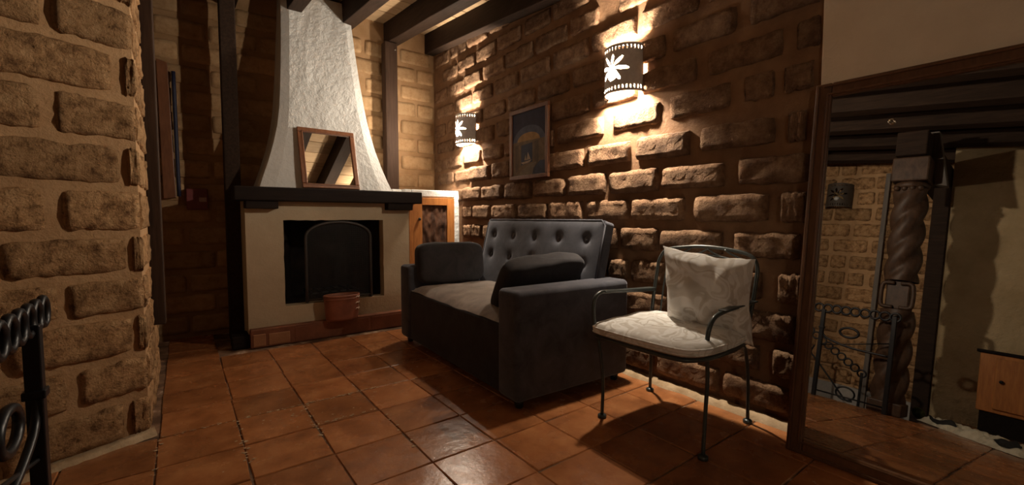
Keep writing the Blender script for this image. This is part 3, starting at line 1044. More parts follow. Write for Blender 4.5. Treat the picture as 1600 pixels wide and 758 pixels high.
# framed mirror leaning on the chimney
fm = thing('framed_mirror', 'small wood-framed mirror leaning on the white chimney above the mantel', 'mirror', (1.01, 3.86, 1.235), R(3), world=False)
lean = R(15)
def lm(x, y, z):      # local: x along, y back, z up along the lean
    return (x, y * math.cos(lean) + z * math.sin(lean), z * math.cos(lean) - y * math.sin(lean))
def lbox(x0, x1, y0, y1, z0, z1):
    return MB().hexa([lm(x0, y0, z0), lm(x1, y0, z0), lm(x1, y1, z0), lm(x0, y1, z0), lm(x0, y0, z1), lm(x1, y0, z1), lm(x1, y1, z1), lm(x0, y1, z1)])
hw, hh, fw = 0.232, 0.525, 0.042
obj('rail', lbox(-hw, hw, -0.012, 0.012, 0.004, fw), M['red_wood'], fm, bevel=0.006)
obj('rail', lbox(-hw, hw, -0.012, 0.012, hh - fw, hh), M['red_wood'], fm, bevel=0.006)
obj('stile', lbox(-hw, -hw + fw, -0.012, 0.012, fw, hh - fw), M['red_wood'], fm, bevel=0.006)
obj('stile', lbox(hw - fw, hw, -0.012, 0.012, fw, hh - fw), M['red_wood'], fm, bevel=0.006)
il = MB()
for (x0, x1, z0, z1) in ((-hw + 0.030, hw - 0.030, 0.031, 0.037), (-hw + 0.030, hw - 0.030, hh - 0.037, hh - 0.031), (-hw + 0.031, -hw + 0.037, 0.031, hh - 0.031), (hw - 0.037, hw - 0.031, 0.031, hh - 0.031)):
    q = lbox(x0, x1, -0.016, -0.010, z0, z1)
    il.add(q.v, q.f)
obj('inner_bead', il, M['red_wood'], fm)
obj('glass', lbox(-hw + fw - 0.004, hw - fw + 0.004, -0.002, 0.002, fw - 0.004, hh - fw + 0.004), M['mirror'], fm)
obj('backing', lbox(-hw + 0.01, hw - 0.01, 0.005, 0.011, 0.01, hh - 0.01), M['dark_wood'], fm)

# ------------------------------------------------------------------ plastered cabinet right of the fireplace
nc = thing('niche_cabinet', 'white plastered cabinet with honey pine door right of the fireplace', 'cabinet', (2.0, 4.25, 0))
YC = 3.985
pl = MB()
pl.box(1.700, 1.768, YC, 4.53, 0, 1.27)
pl.box(2.232, 2.292, YC, 4.53, 0, 1.27)
pl.box(1.768, 2.232, YC, 4.53, 1.200, 1.27)
pl.box(1.768, 2.232, YC, 4.53, 0, 0.30)
pl.box(1.60, 1.70, 4.05, 4.53, 1.20, 1.27)
obj('plaster_surround', pl, M['plaster_white'], nc, bevel=0.01)
obj('back', MB().box(1.768, 2.232, 4.40, 4.42, 0.30, 1.20), M['dark_wood'], nc)
cd = obj('door', MB().box(1.772, 1.872, YC - 0.012, YC + 0.02, 0.305, 1.195).box(2.145, 2.228, YC - 0.012, YC + 0.02, 0.305, 1.195).box(1.872, 2.145, YC - 0.012, YC + 0.02, 1.12, 1.195).box(1.872, 2.145, YC - 0.012, YC + 0.02, 0.305, 0.39), M['orange_wood'], nc, bevel=0.004)
def barkf(u, v):
    x = 1.868 + 0.281 * u
    z = 0.385 + 0.74 * v
    d = 0.014 * mnoise.noise(Vector((x * 28, z * 9, 2))) + 0.008 * mnoise.noise(Vector((x * 60, z * 25, 5)))
    return (x, YC + 0.004 + d, z)
pn = obj('panel', MB().grid(barkf, 24, 40), M['bark'], nc, smooth=True)
obj('door_edge', MB().box(1.735, 1.772, YC - 0.016, YC + 0.01, 0.305, 1.205), M['orange_wood'], nc, bevel=0.003)
kn = MB().sphere((1.838, YC - 0.026, 0.985), 0.015, 12, 8).tube([(1.838, YC - 0.03, 0.985), (1.838, YC - 0.008, 0.985)], 0.006, 8)
obj('knob', kn, M['iron'], nc, smooth=True)

# ------------------------------------------------------------------ dim passage left of the fireplace
t = thing('wooden_plank', 'orange-brown narrow plank hanging upright on the dark back wall', 'plank', (-0.10, 4.49, 1.15))
obj('plank', MB().hexa([(-0.115, 4.47, 1.15), (-0.035, 4.47, 1.16), (-0.035, 4.50, 1.16), (-0.115, 4.50, 1.15), (-0.125, 4.47, 2.24), (-0.055, 4.47, 2.22), (-0.055, 4.50, 2.22), (-0.125, 4.50, 2.24)]), M['red_wood'], t, bevel=0.004)
tag(obj('hanging_rod', MB().tube(smooth_path([(-0.015, 4.48, 1.17), (-0.018, 4.48, 1.6), (-0.02, 4.48, 2.16)], 4), 0.014, 8), M['blue_paint'], base=(-0.015, 4.48, 1.17), smooth=True), 'thin dark blue rod hanging beside the orange-brown plank', 'rod')
t = thing('red_box', 'small dark red box fixed low on the dark wall left of the fireplace', 'box', (0.10, 4.50, 1.06))
obj('case', MB().box(0.03, 0.175, 4.46, 4.53, 1.065, 1.235), M['red_box'], t, bevel=0.006)
obj('label_plate', MB().box(0.115, 0.165, 4.456, 4.462, 1.13, 1.165), M['pale_label'], t)

# ------------------------------------------------------------------ painting
px, pz0, pz1, py0, py1 = 2.246, 1.312, 1.882, 2.548, 3.036
pa = thing('framed_painting', 'framed night painting of an arched doorway and sailing boat on brick wall', 'painting', (px, 2.79, pz0))
f_ = 0.032
obj('rail', MB().box(px - 0.012, px + 0.014, py0, py1, pz0, pz0 + f_), M['red_wood'], pa, bevel=0.004)
obj('rail', MB().box(px - 0.012, px + 0.014, py0, py1, pz1 - f_, pz1), M['red_wood'], pa, bevel=0.004)
obj('stile', MB().box(px - 0.012, px + 0.014, py0, py0 + f_, pz0 + f_, pz1 - f_), M['red_wood'], pa, bevel=0.004)
obj('stile', MB().box(px - 0.012, px + 0.014, py1 - f_, py1, pz0 + f_, pz1 - f_), M['red_wood'], pa, bevel=0.004)
def art_mat(name, c):
    return rough_mat('painted ' + name, tuple(x * 0.75 for x in c), tuple(x * 1.2 for x in c), 20, 0.3, 0.002, 0.65, 0.3)
AM = [art_mat('night sky', (0.022, 0.020, 0.045)), art_mat('blue dome', (0.075, 0.085, 0.13)), art_mat('ochre wall', (0.15, 0.105, 0.065)), art_mat('blue doorway', (0.035, 0.042, 0.075)),
      art_mat('pale path', (0.17, 0.135, 0.10)), art_mat('sail', (0.36, 0.28, 0.22)), art_mat('ochre light', (0.32, 0.19, 0.075)), art_mat('brown pillar', (0.095, 0.07, 0.05))]
cv = MB()
iw, ih = py1 - py0 - 2 * f_, pz1 - pz0 - 2 * f_
def P(u, v, d):   # u from left (far y) to right, v from the bottom
    return (px - 0.0005 - 0.0006 * d, py1 - f_ - u * iw, pz0 + f_ + v * ih)
def poly(pts, d, mi):
    cv.add([P(u, v, d) for u, v in pts], [tuple(range(len(pts)))], mi)
poly([(0, 0), (1, 0), (1, 1), (0, 1)], 0, 0)
poly([(0.02, 0.52)] + [(0.5 + 0.48 * math.cos(a), 0.52 + 0.26 * math.sin(a)) for a in [PI - PI * k / 18 for k in range(19)]], 1, 1)
poly([(0.02, 0.0), (0.98, 0.0), (0.98, 0.54), (0.02, 0.54)], 2, 2)
poly([(0.16, 0.54), (0.84, 0.54)] + [(0.5 + 0.34 * math.cos(PI * k / 12), 0.54 + 0.13 * math.sin(PI * k / 12)) for k in range(1, 12)], 3, 6)
poly([(0.28, 0.16), (0.62, 0.20), (0.62, 0.50), (0.28, 0.48)], 3, 3)
poly([(0.10, 0.05), (0.20, 0.08), (0.20, 0.50), (0.10, 0.49)], 3, 7)
poly([(0.68, 0.12), (0.80, 0.10), (0.80, 0.52), (0.68, 0.51)], 3, 7)
poly([(0.12, 0.0), (0.62, 0.0), (0.74, 0.19), (0.52, 0.17)], 4, 4)
poly([(0.62, 0.0), (0.98, 0.0), (0.98, 0.2), (0.84, 0.2), (0.66, 0.1)], 4, 3)
poly([(0.28, 0.205), (0.60, 0.235), (0.54, 0.195), (0.34, 0.175)], 5, 5)
poly([(0.38, 0.235), (0.45, 0.235), (0.42, 0.33)], 5, 5)
poly([(0.45, 0.235), (0.57, 0.245), (0.49, 0.36)], 5, 5)
obj('canvas', cv, AM, pa)
obj('backing', MB().box(px, px + 0.010, py0 + 0.01, py1 - 0.01, pz0 + 0.01, pz1 - 0.01), M['dark_wood'], pa)

# ------------------------------------------------------------------ sofa (local: x towards the wall, y along, origin at the near front corner)
SO = (1.33, 1.748, 0)
SR = R(-2.2)
sofa = thing('sofa', 'charcoal grey velvet loveseat with buttoned reclining back', 'sofa', SO, SR, world=False)
SD, SW = 0.84, 1.64
def rb(x0, x1, y0, y1, z0, z1, name, mat, bevel=0.025, seg=4, parent=sofa, label=None):
    o = obj(name, MB().box(x0, x1, y0, y1, z0, z1), mat, parent, bevel=bevel, seg=seg, label=label)
    for p in o.data.polygons:
        p.use_smooth = True
    return o
AW = 0.185
rb(0.0, SD, 0.0, AW, 0.045, 0.625, 'armrest', M['velvet'], 0.03)
rb(0.0, SD, SW - AW, SW, 0.045, 0.625, 'armrest', M['velvet'], 0.03)
rb(0.015, SD - 0.02, AW - 0.01, SW - AW + 0.01, 0.045, 0.43, 'base', M['velvet_dark'], 0.02)
for (x, y) in ((0.06, 0.06), (0.06, SW - 0.06), (SD - 0.06, 0.06), (SD - 0.06, SW - 0.06)):
    obj('foot', MB().lathe([(0.020, 0.0), (0.028, 0.05)], x, y, 12), M['black_plastic'], sofa, smooth=True)
def seatf(u, v):
    x = 0.02 + 0.70 * u
    y = AW + (SW - 2 * AW) * v
    e = min(u, 1 - u, v, 1 - v)
    z = 0.43 + 0.055 * (1 - math.exp(-e * 16)) + 0.012 * mnoise.noise(Vector((x * 6, y * 5, 3))) + 0.015 * math.sin(PI * u) * math.sin(PI * v)
    return (x, y, z)
obj('seat_cushion', MB().grid(seatf, 28, 40), M['velvet_lit'], sofa, smooth=True, label='grey seat cushion, its lamplight put into the taupe colour')
# reclining back with buttons
B0, B1 = 0.135, SW - 0.13
BXB, BZB, BXT, BZT = 0.625, 0.42, 0.760, 0.985
bl_ = math.hypot(BXT - BXB, BZT - BZB)
ux, uz = (BXT - BXB) / bl_, (BZT - BZB) / bl_
nx_, nz_ = -uz, ux                    # front normal
TH = 0.105
tufts = [(0.12 + 0.19 * k, 0.77) for k in range(5)] + [(0.12 + 0.19 * k, 0.42) for k in range(5)]
tufts = [((B1 - B0) * (0.10 + 0.2 * k), 0.775 * bl_) for k in range(5)] + [((B1 - B0) * (0.10 + 0.2 * k), 0.49 * bl_) for k in range(5)]
def backf(u, v):
    s = u * (B1 - B0)
    h = v * bl_
    e = min(s, B1 - B0 - s, bl_ - h, h + 0.2)
    d = 0.012 * (1 - math.exp(-max(e, 0) * 40)) - 0.012
    for (ts, th_) in tufts:
        q = math.hypot(s - ts, h - th_)
        d -= 0.020 * math.exp(-(q / 0.028) ** 2) + 0.008 * math.exp(-(q / 0.075) ** 2)
        if abs(s - ts) < 0.03 and h < th_:
            pass
    return (BXB + ux * h + nx_ * d, B0 + s, BZB + uz * h + nz_ * d)
bmesh_ = MB().grid(backf, 90, 44, flip=True)
# shell behind the tufted face
def bp_(s, h, d): return (BXB + ux * h + nx_ * d, B0 + s, BZB + uz * h + nz_ * d)
Ls = B1 - B0
nU = 90
back_o = obj('backrest', bmesh_, M['velvet'], sofa, smooth=True)
sh = MB().hexa([bp_(0, 0, -0.03), bp_(Ls, 0, -0.03), bp_(Ls, 0, -TH), bp_(0, 0, -TH), bp_(0, bl_, -0.012), bp_(Ls, bl_, -0.012), bp_(Ls, bl_, -TH), bp_(0, bl_, -TH)])
so_ = obj('back_shell', sh, M['velvet'], sofa, bevel=0.02, seg=4)
pp = [bp_(0.0, 0.0, -0.012), bp_(0.0, bl_ - 0.03, -0.012), bp_(0.03, bl_, -0.012), bp_(Ls - 0.03, bl_, -0.012), bp_(Ls, bl_ - 0.03, -0.012), bp_(Ls, 0.0, -0.012)]
obj('piping', MB().tube(pp, 0.006, 6), M['velvet'], back_o, smooth=True)
for (ts, th_) in tufts:
    c = bp_(ts, th_, -0.024)
    obj('button', MB().sphere(c, 0.0125, 12, 8), M['velvet'], back_o, smooth=True)

def pillow_mesh(w, h, th, n=22, bow=0.06, seed=1, wr=0.012):
    """square pillow in local x (width), z (height), thickness along y"""
    mb = MB()
    vs, fs = [], []
    for side in (1, -1):
        for j in range(n + 1):
            for i in range(n + 1):
                u, v = 2 * i / n - 1, 2 * j / n - 1
                x = u * w / 2 * (1 - bow * (1 - v * v) * 0 - bow * (1 - abs(v) ** 2) )
                z = v * h / 2 * (1 - bow * (1 - abs(u) ** 2))
                t_ = (max(0, 1 - u ** 4) ** 0.6) * (max(0, 1 - v ** 4) ** 0.6)
                y = side * th / 2 * t_
                y += wr * mnoise.noise(Vector((u * 2.4 + seed, v * 2.4, side * 2.0 + seed))) * t_
                vs.append((x, y, z))
    W = n + 1
    for s in range(2):
        o = s * W * W
        for j in range(n):
            for i in range(n):
                a = o + j * W + i
                q = (a, a + 1, a + W + 1, a + W)
                fs.append(q if s else q[::-1])
    # weld rims
    mb.add(vs, fs)
    return mb
def place(mb, loc, rot):
    m = Matrix.Translation(loc) @ rot.to_4x4()
    mb.v = [tuple(m @ Vector(p)) for p in mb.v]
    return mb
from mathutils import Euler
def block_pillow(w, h, th, seed, n=12):
    """boxy bolster-like pillow with rounded edges"""
    mb = MB()
    vs = []
    def sup(u, v):
        a = 2 * PI * u
        b = PI * (v - 0.5)
        e1, e2 = 0.35, 0.45
        def p(c, e): return math.copysign(abs(c) ** e, c)
        x = w / 2 * p(math.cos(b), e1) * p(math.cos(a), e2)
        y = th / 2 * p(math.cos(b), e1) * p(math.sin(a), e2)
        z = h / 2 * p(math.sin(b), e1)
        k = 0.012 * mnoise.noise(Vector((x * 7 + seed, y * 7, z * 7)))
        return (x + k, y + k, z + k * 0.7)
    mb.grid(sup, 48, 24, flip=False)
    return mb
# pillow standing against the far armrest
pm_ = place(block_pillow(0.58, 0.33, 0.17, 2), Vector((1.745, 3.19, 0.635)), Euler((R(-6), R(1), R(-3))).to_matrix())
tag(obj('sofa_pillow', pm_, M['velvet_dark'], base=(1.735, 3.20, 0.48), smooth=True), 'boxy dark grey pillow upright against the far sofa arm', 'pillow', 'pillows on the sofa')
pm_ = place(block_pillow(0.60, 0.37, 0.13, 5), Vector((1.735, 2.055, 0.605)), Euler((R(33), R(-3), R(-3))).to_matrix())
tag(obj('sofa_pillow', pm_, M['velvet_dark'], base=(1.745, 2.045, 0.48), smooth=True), 'dark grey pillow leaning over the near sofa arm', 'pillow', 'pillows on the sofa')

# ------------------------------------------------------------------ wrought iron armchair
chair = thing('iron_armchair', 'wrought iron armchair standing between sofa and mirror by brick wall', 'chair', (1.90, 1.23, 0))
IR = M['chair_iron']
r = 0.0085
def leg(pts, foot):
    o = obj('leg', MB().tube(smooth_path(pts, 6), r, 8), IR, chair, smooth=True)
    obj('foot_glide', MB().lathe([(0.021, 0.0), (0.022, 0.012), (0.016, 0.017), (0.009, 0.02)], foot[0], foot[1], 14), IR, o, base=chair['base'], smooth=True)
# seat height 0.415
leg([(1.655, 1.465, 0.01), (1.663, 1.470, 0.20), (1.650, 1.490, 0.40)], (1.655, 1.465))
leg([(1.697, 0.953, 0.01), (1.735, 0.968, 0.18), (1.752, 0.972, 0.32), (1.742, 0.972, 0.42)], (1.697, 0.953))
leg([(2.135, 1.530, 0.01), (2.120, 1.515, 0.20), (2.085, 1.490, 0.36), (2.06, 1.47, 0.42)], (2.135, 1.530))
leg([(2.180, 1.000, 0.01), (2.160, 0.995, 0.22), (2.115, 0.990, 0.37), (2.05, 0.985, 0.42)], (2.180, 1.000))
# seat frame: rounded ring with a few bars
ringp = [(1.64, 1.485, 0.42), (1.60, 1.42, 0.42), (1.60, 1.06, 0.42), (1.66, 0.965, 0.42), (1.80, 0.945, 0.42), (2.02, 0.965, 0.42), (2.10, 1.03, 0.42), (2.10, 1.43, 0.42), (2.03, 1.49, 0.42), (1.80, 1.50, 0.42)]
rp = smooth_path(ringp + [ringp[0]], 5)[:-1]
obj('seat_frame', MB().tube(rp, 0.010, 8, closed=True), IR, chair, smooth=True)
bars = MB()
for k in range(7):
    yv = 1.02 + 0.07 * k
    bars.tube([(1.61, yv, 0.418), (2.095, yv, 0.418)], 0.004, 6)
obj('seat_bars', bars, IR, chair)
# back: arch and inner scrollwork
arch = [(2.085, 1.495, 0.42), (2.105, 1.497, 0.55), (2.130, 1.492, 0.70), (2.142, 1.485, 0.77), (2.150, 1.445, 0.822), (2.155, 1.34, 0.842), (2.156, 1.225, 0.850), (2.156, 1.10, 0.842), (2.152, 1.00, 0.820), (2.143, 0.962, 0.775), (2.130, 0.958, 0.70), (2.108, 0.968, 0.55), (2.090, 0.985, 0.42)]
obj('back_frame', MB().tube(smooth_path(arch, 5), 0.0095, 8), IR, chair, smooth=True)
inn_ = [(2.090, 1.445, 0.43), (2.125, 1.44, 0.66), (2.140, 1.41, 0.775), (2.146, 1.33, 0.802), (2.148, 1.225, 0.808), (2.146, 1.12, 0.802), (2.140, 1.04, 0.775), (2.125, 1.01, 0.66), (2.090, 1.01, 0.43)]
obj('inner_rail', MB().tube(smooth_path(inn_, 5), 0.005, 6), IR, chair, smooth=True)
def scroll(cy, s):
    return smooth_path([(2.15, cy, 0.84), (2.149, cy + s * 0.03, 0.822), (2.148, cy + s * 0.06, 0.810), (2.147, cy + s * 0.085, 0.800), (2.147, cy + s * 0.075, 0.790)], 4)
for (cy, s) in ((1.21, 1), (1.21, -1), (1.30, 1), (1.12, -1)):
    obj('scroll', MB().tube(scroll(cy, s), 0.005, 6), IR, chair, smooth=True)
for cy in (1.36, 1.225, 1.09):
    obj('back_bar', MB().tube([(2.10, cy, 0.43), (2.135, cy, 0.66), (2.147, cy, 0.80)], 0.005, 6), IR, chair, smooth=True)
# arms: flat bar that bends down at the front
obj('arm', MB().tube(smooth_path([(2.112, 1.497, 0.598), (1.95, 1.505, 0.606), (1.74, 1.505, 0.622), (1.67, 1.505, 0.620), (1.630, 1.503, 0.585), (1.625, 1.500, 0.50), (1.640, 1.492, 0.42)], 6), [0.010] * 37, 8), IR, chair, smooth=True)
obj('arm', MB().tube(smooth_path([(2.120, 0.962, 0.608), (2.00, 0.962, 0.602), (1.87, 0.965, 0.595), (1.79, 0.968, 0.578), (1.752, 0.970, 0.535), (1.742, 0.972, 0.48), (1.744, 0.972, 0.42)], 6), [0.010] * 37, 8), IR, chair, smooth=True)
ab = MB()
ab.hexa([(1.84, 0.945, 0.597), (2.12, 0.940, 0.608), (2.12, 0.985, 0.608), (1.84, 0.982, 0.597), (1.84, 0.945, 0.605), (2.12, 0.940, 0.616), (2.12, 0.985, 0.616), (1.84, 0.982, 0.605)])
obj('arm_pad', ab, IR, chair, bevel=0.003)
ab = MB()
ab.hexa([(1.70, 1.487, 0.622), (2.11, 1.482, 0.602), (2.11, 1.525, 0.602), (1.70, 1.523, 0.622), (1.70, 1.487, 0.630), (2.11, 1.482, 0.610), (2.11, 1.525, 0.610), (1.70, 1.523, 0.630)])
obj('arm_pad', ab, IR, chair, bevel=0.003)

# seat pad and loose pillow
def padmesh():
    mb = MB()
    n = 26
    poly_ = smooth_path(ringp + [ringp[0]], 6)[:-1]
    c = Vector((1.845, 1.225, 0))
    k = len(poly_)
    vs, fs = [], []
    lv = [(0.0, 0.0), (0.35, 0.004), (0.65, 0.003), (0.88, -0.002), (0.98, -0.012), (1.02, -0.026), (1.03, -0.036), (1.02, -0.046), (0.97, -0.060), (0.6, -0.064), (0.0, -0.064)]
    for (f_, dz) in lv:
        for i, p in enumerate(poly_):
            q = c + (Vector((p.x, p.y, 0)) - c) * (max(f_, 0.001) * 1.03)
            z = 0.492 + dz + (0.012 * mnoise.noise(Vector((q.x * 7, q.y * 7, 1))) if f_ < 0.95 and dz > -0.03 else 0)
            vs.append((q.x, q.y, z))
    for j in range(len(lv) - 1):
        for i in range(k):
            fs.append((j * k + i, j * k + (i + 1) % k, (j + 1) * k + (i + 1) % k, (j + 1) * k + i))
    mb.add(vs, fs)
    return mb, poly_, c
pmesh, poly_, cpad = padmesh()
sp_ = thing('seat_pad', 'beige floral seat pad on the iron armchair', 'cushion', (1.845, 1.225, 0.428))
obj('cushion', pmesh, M['floral'], sp_, smooth=True)
for dz in (0.466, 0.444):
    ring_ = []
    for p in poly_:
        q = cpad + (Vector((p.x, p.y, 0)) - cpad) * 1.055
        ring_.append((q.x, q.y, dz))
    obj('piping', MB().tube(ring_, 0.004, 6, closed=True), M['floral'], sp_, smooth=True)
pw = place(pillow_mesh(0.43, 0.43, 0.20, 36, 0.11, 3, 0.055), Vector((2.00, 1.125, 0.635)), Euler((R(16), R(5), R(-84))).to_matrix())
tag(obj('throw_pillow', pw, M['floral'], base=(2.03, 1.2, 0.49), smooth=True), 'beige floral square throw pillow propped against the armchair back', 'pillow')

# ------------------------------------------------------------------ leaning mirror
Pb = Vector((2.06, 0.785, 0.0))
lean2 = math.atan2(0.185, 1.575)
mir = thing('leaning_mirror', 'large wood-framed floor mirror leaning on the right wall', 'mirror', tuple(Pb), 0, world=False)
# local frame: a along -y, b up along the lean, c back (into the wall)
bvec = Vector((math.sin(lean2), 0, math.cos(lean2)))
cvec = Vector((math.cos(lean2), 0, -math.sin(lean2)))
def mp(a, b, c): return tuple(Vector((0, -a, 0)) + bvec * b + cvec * c)
def mbox(a0, a1, b0, b1, c0, c1):
    return MB().hexa([mp(a1, b0, c0), mp(a0, b0, c0), mp(a0, b0, c1), mp(a1, b0, c1), mp(a1, b1, c0), mp(a0, b1, c0), mp(a0, b1, c1), mp(a1, b1, c1)])
MW, MHH, FW = 1.95, 1.588, 0.062
for nm, (a0, a1, b0, b1) in (('stile', (0, FW, 0, MHH)), ('stile', (MW - FW, MW, 0, MHH)), ('rail', (FW, MW - FW, 0, FW)), ('rail', (FW, MW - FW, MHH - FW, MHH))):
    o = obj(nm, mbox(a0, a1, b0, b1, 0.0, 0.028), M['mirror_wood'], mir, bevel=0.006)
    if nm == 'stile':
        k = mbox(a0 + 0.010, a0 + 0.018, b0 + 0.012, b1 - 0.012, -0.006, 0.004)
        k2 = mbox(a1 - 0.016, a1 - 0.008, b0 + FW - 0.014, b1 - FW + 0.014, -0.005, 0.004)
    else:
        k = mbox(a0 - 0.03, a1 + 0.03, b0 + (0.010 if b0 < 0.5 else FW - 0.018), b0 + (0.018 if b0 < 0.5 else FW - 0.010), -0.006, 0.004)
        k2 = mbox(a0 - 0.014, a1 + 0.014, (b1 - 0.016 if b0 < 0.5 else b0 + 0.008), (b1 - 0.008 if b0 < 0.5 else b0 + 0.016), -0.005, 0.004)
    obj('bead', k.add(k2.v, k2.f), M['mirror_wood'], o, base=(0, 0, 0), bevel=0.002)
obj('glass', mbox(FW - 0.006, MW - FW + 0.006, FW - 0.006, MHH - FW + 0.006, 0.012, 0.016), M['mirror'], mir)
obj('backing', mbox(0.01, MW - 0.01, 0.01, MHH - 0.01, 0.018, 0.026), M['dark_wood'], mir)
MIRROR_RING = (0.27, 1.385)
ring_ = [mp(MIRROR_RING[0] + 0.0085 * math.cos(2 * PI * k / 16), MIRROR_RING[1] + 0.0085 * math.sin(2 * PI * k / 16), 0.009) for k in range(16)]
obj('fixing_ring', MB().tube(ring_, 0.0035, 8, closed=True), M['chrome'], mir, smooth=True, label='small bright steel ring on the glass')

# ------------------------------------------------------------------ railing at the stair head
IRN = M['iron']
def ring(c, rad, tr, plane='yz', n=20, m=8, sz=1.0):
    pts = []
    for k in range(n):
        a = 2 * PI * k / n
        if plane == 'yz':
            pts.append((c[0], c[1] + rad * math.cos(a), c[2] + rad * sz * math.sin(a)))
        else:
            pts.append((c[0] + rad * math.cos(a), c[1], c[2] + rad * sz * math.sin(a)))
    return MB().tube(pts, tr, m, closed=True)
RX, RY = -0.285, 1.455
ra = thing('iron_railing', 'black iron railing with ring chain top at stair head, nearest the camera', 'railing', (RX, RY, 0))
obj('post', MB().box(RX - 0.015, RX + 0.015, RY - 0.015, RY + 0.015, 0, 0.755), IRN, ra, bevel=0.003)
obj('post', MB().box(RX - 0.015, RX + 0.015, 0.955, 0.985, 0, 0.775), IRN, ra, bevel=0.003)
yv = RY + 0.105
k = 0
while yv > 0.90:
    obj('chain_ring', ring((RX, yv, 0.768), 0.033, 0.009), IRN, ra, smooth=True)
    yv -= 0.066
    k += 1
obj('cross_bar', MB().tube([(RX, RY, 0.44), (RX, 0.96, 0.56)], 0.005, 6), IRN, ra, smooth=True)
obj('lower_bar', MB().tube([(RX, RY, 0.05), (RX, 0.96, 0.05)], 0.007, 6), IRN, ra, smooth=True)
obj('scroll', ring((RX, RY - 0.20, 0.585), 0.066, 0.010, sz=0.62), IRN, ra, smooth=True)
obj('scroll', MB().tube(smooth_path([(RX, RY - 0.005, 0.60), (RX, RY - 0.02, 0.53), (RX, RY - 0.10, 0.49), (RX, RY - 0.25, 0.46), (RX, 0.97, 0.45)], 6), 0.009, 8), IRN, ra, smooth=True)
obj('collar', MB().box(RX - 0.020, RX + 0.020, RY - 0.020, RY + 0.020, 0.585, 0.605), IRN, ra, bevel=0.003)

SX = -0.98
rb_ = thing('stair_handrail', 'black iron stair handrail with sloping ring chain, seen in the mirror', 'railing', (SX, 1.55, -1.4))
obj('post', MB().box(SX - 0.010, SX + 0.010, 1.76, 1.78, -1.4, 0.56), IRN, rb_, bevel=0.003)
obj('post', MB().box(SX - 0.010, SX + 0.010, 1.30, 1.32, -1.4, 0.25), IRN, rb_, bevel=0.003)
for k in range(9):
    t_ = k / 8
    obj('chain_ring', ring((SX, 1.77 - 0.46 * t_, 0.56 - 0.32 * t_), 0.033, 0.0075), IRN, rb_, smooth=True)
obj('scroll_bar', MB().tube(smooth_path([(SX, 1.72, 0.42), (SX, 1.74, 0.34), (SX, 1.68, 0.27), (SX, 1.55, 0.12), (SX, 1.42, -0.03), (SX, 1.36, -0.04)], 6), 0.008, 8), IRN, rb_, smooth=True)
obj('scroll', ring((SX, 1.42, 0.02), 0.075, 0.008, sz=0.8), IRN, rb_, smooth=True)
st = thing('staircase', 'tiled stair flight going down beside the reflected brick wall', 'stairs', (-1.1, 1.0, -1.4))
for k in range(6):
    zt_ = -0.20 - 0.2 * k
    obj('step', MB().box(-1.78, HX - 0.02, 2.2 - 0.24 * (k + 1), 2.2 - 0.24 * k, -1.4, zt_), M['terracotta'], st)

# ------------------------------------------------------------------ carved column and the corner seen in the mirror
KX, KY = -0.44, 0.99
cl = thing('carved_column', 'carved twisted wooden column reflected in the leaning mirror', 'column', (KX, KY, 0))
def twist(z0, z1, r0, turns, n=36, m=44):
    mb = MB()
    vs, fs = [], []
    for j in range(m + 1):
        t_ = j / m
        z = z0 + (z1 - z0) * t_
        env = min(1, t_ * 12, (1 - t_) * 12) * 0.5 + 0.5
        for i in range(n):
            a = 2 * PI * i / n
            rr = r0 * (1 + (0.30 * abs(math.cos(1.5 * (a + turns * PI * t_))) - 0.20) * env)
            vs.append((KX + rr * math.cos(a), KY + rr * math.sin(a), z))
    for j in range(m):
        for i in range(n):
            fs.append((j * n + i, j * n + (i + 1) % n, (j + 1) * n + (i + 1) % n, (j + 1) * n + i))
    return mb.add(vs, fs)
obj('plinth', MB().box(KX - 0.11, KX + 0.11, KY - 0.11, KY + 0.11, 0, 0.10), M['column_wood'], cl, bevel=0.01)
obj('shaft', twist(0.10, 0.84, 0.108, 2.2), M['column_wood'], cl, smooth=True)
obj('shaft', twist(1.08, 1.86, 0.108, 2.3), M['column_wood'], cl, smooth=True)
obj('block', MB().box(KX - 0.075, KX + 0.075, KY - 0.075, KY + 0.075, 0.84, 1.08), M['column_wood'], cl, bevel=0.01)
for (yy, ss) in ((KY + 0.04, 1), (KY - 0.04, -1)):
    lk = smooth_path([(KX + 0.085, KY + ss * 0.02, 1.055), (KX + 0.085, KY + ss * 0.085, 1.05), (KX + 0.085, KY + ss * 0.10, 1.0), (KX + 0.085, KY + ss * 0.10, 0.90), (KX + 0.085, KY + ss * 0.085, 0.86), (KX + 0.085, KY + ss * 0.02, 0.855)], 5)
    obj('carved_scroll', MB().tube(lk, 0.016, 8), M['column_wood'], cl, smooth=True)
obj('neck_ring', MB().lathe([(0.10, 1.86), (0.115, 1.875), (0.115, 1.90), (0.10, 1.915)], KX, KY, 24), M['column_wood'], cl, smooth=True)
for k in range(4):
    obj('bead', MB().sphere((KX + 0.095, KY - 0.075 + 0.05 * k, 1.855), 0.022, 10, 6), M['column_wood'], cl, smooth=True)
obj('capital', MB().box(KX - 0.12, KX + 0.12, KY - 0.12, KY + 0.12, 1.915, 2.12), M['column_wood'], cl, bevel=0.012)
t = thing('timber_lintel', 'dark timber lintel on top of the carved column', 'beam', (-1.1, KY, 2.12))
obj('lintel', MB().box(-1.78, KX + 0.16, KY - 0.10, KY + 0.10, 2.122, 2.33), M['beam'], t, bevel=0.01)
t = thing('timber_brace', 'slanting timber brace beside the carved column capital', 'beam', (-0.50, 0.84, 1.90))
obj('brace', MB().hexa([(-0.56, 0.78, 1.90), (-0.48, 0.78, 1.90), (-0.48, 0.86, 1.92), (-0.56, 0.86, 1.92), (-0.56, 0.86, 2.38), (-0.48, 0.86, 2.38), (-0.48, 0.95, 2.38), (-0.56, 0.95, 2.38)]), M['grey_wood'], t, bevel=0.006)
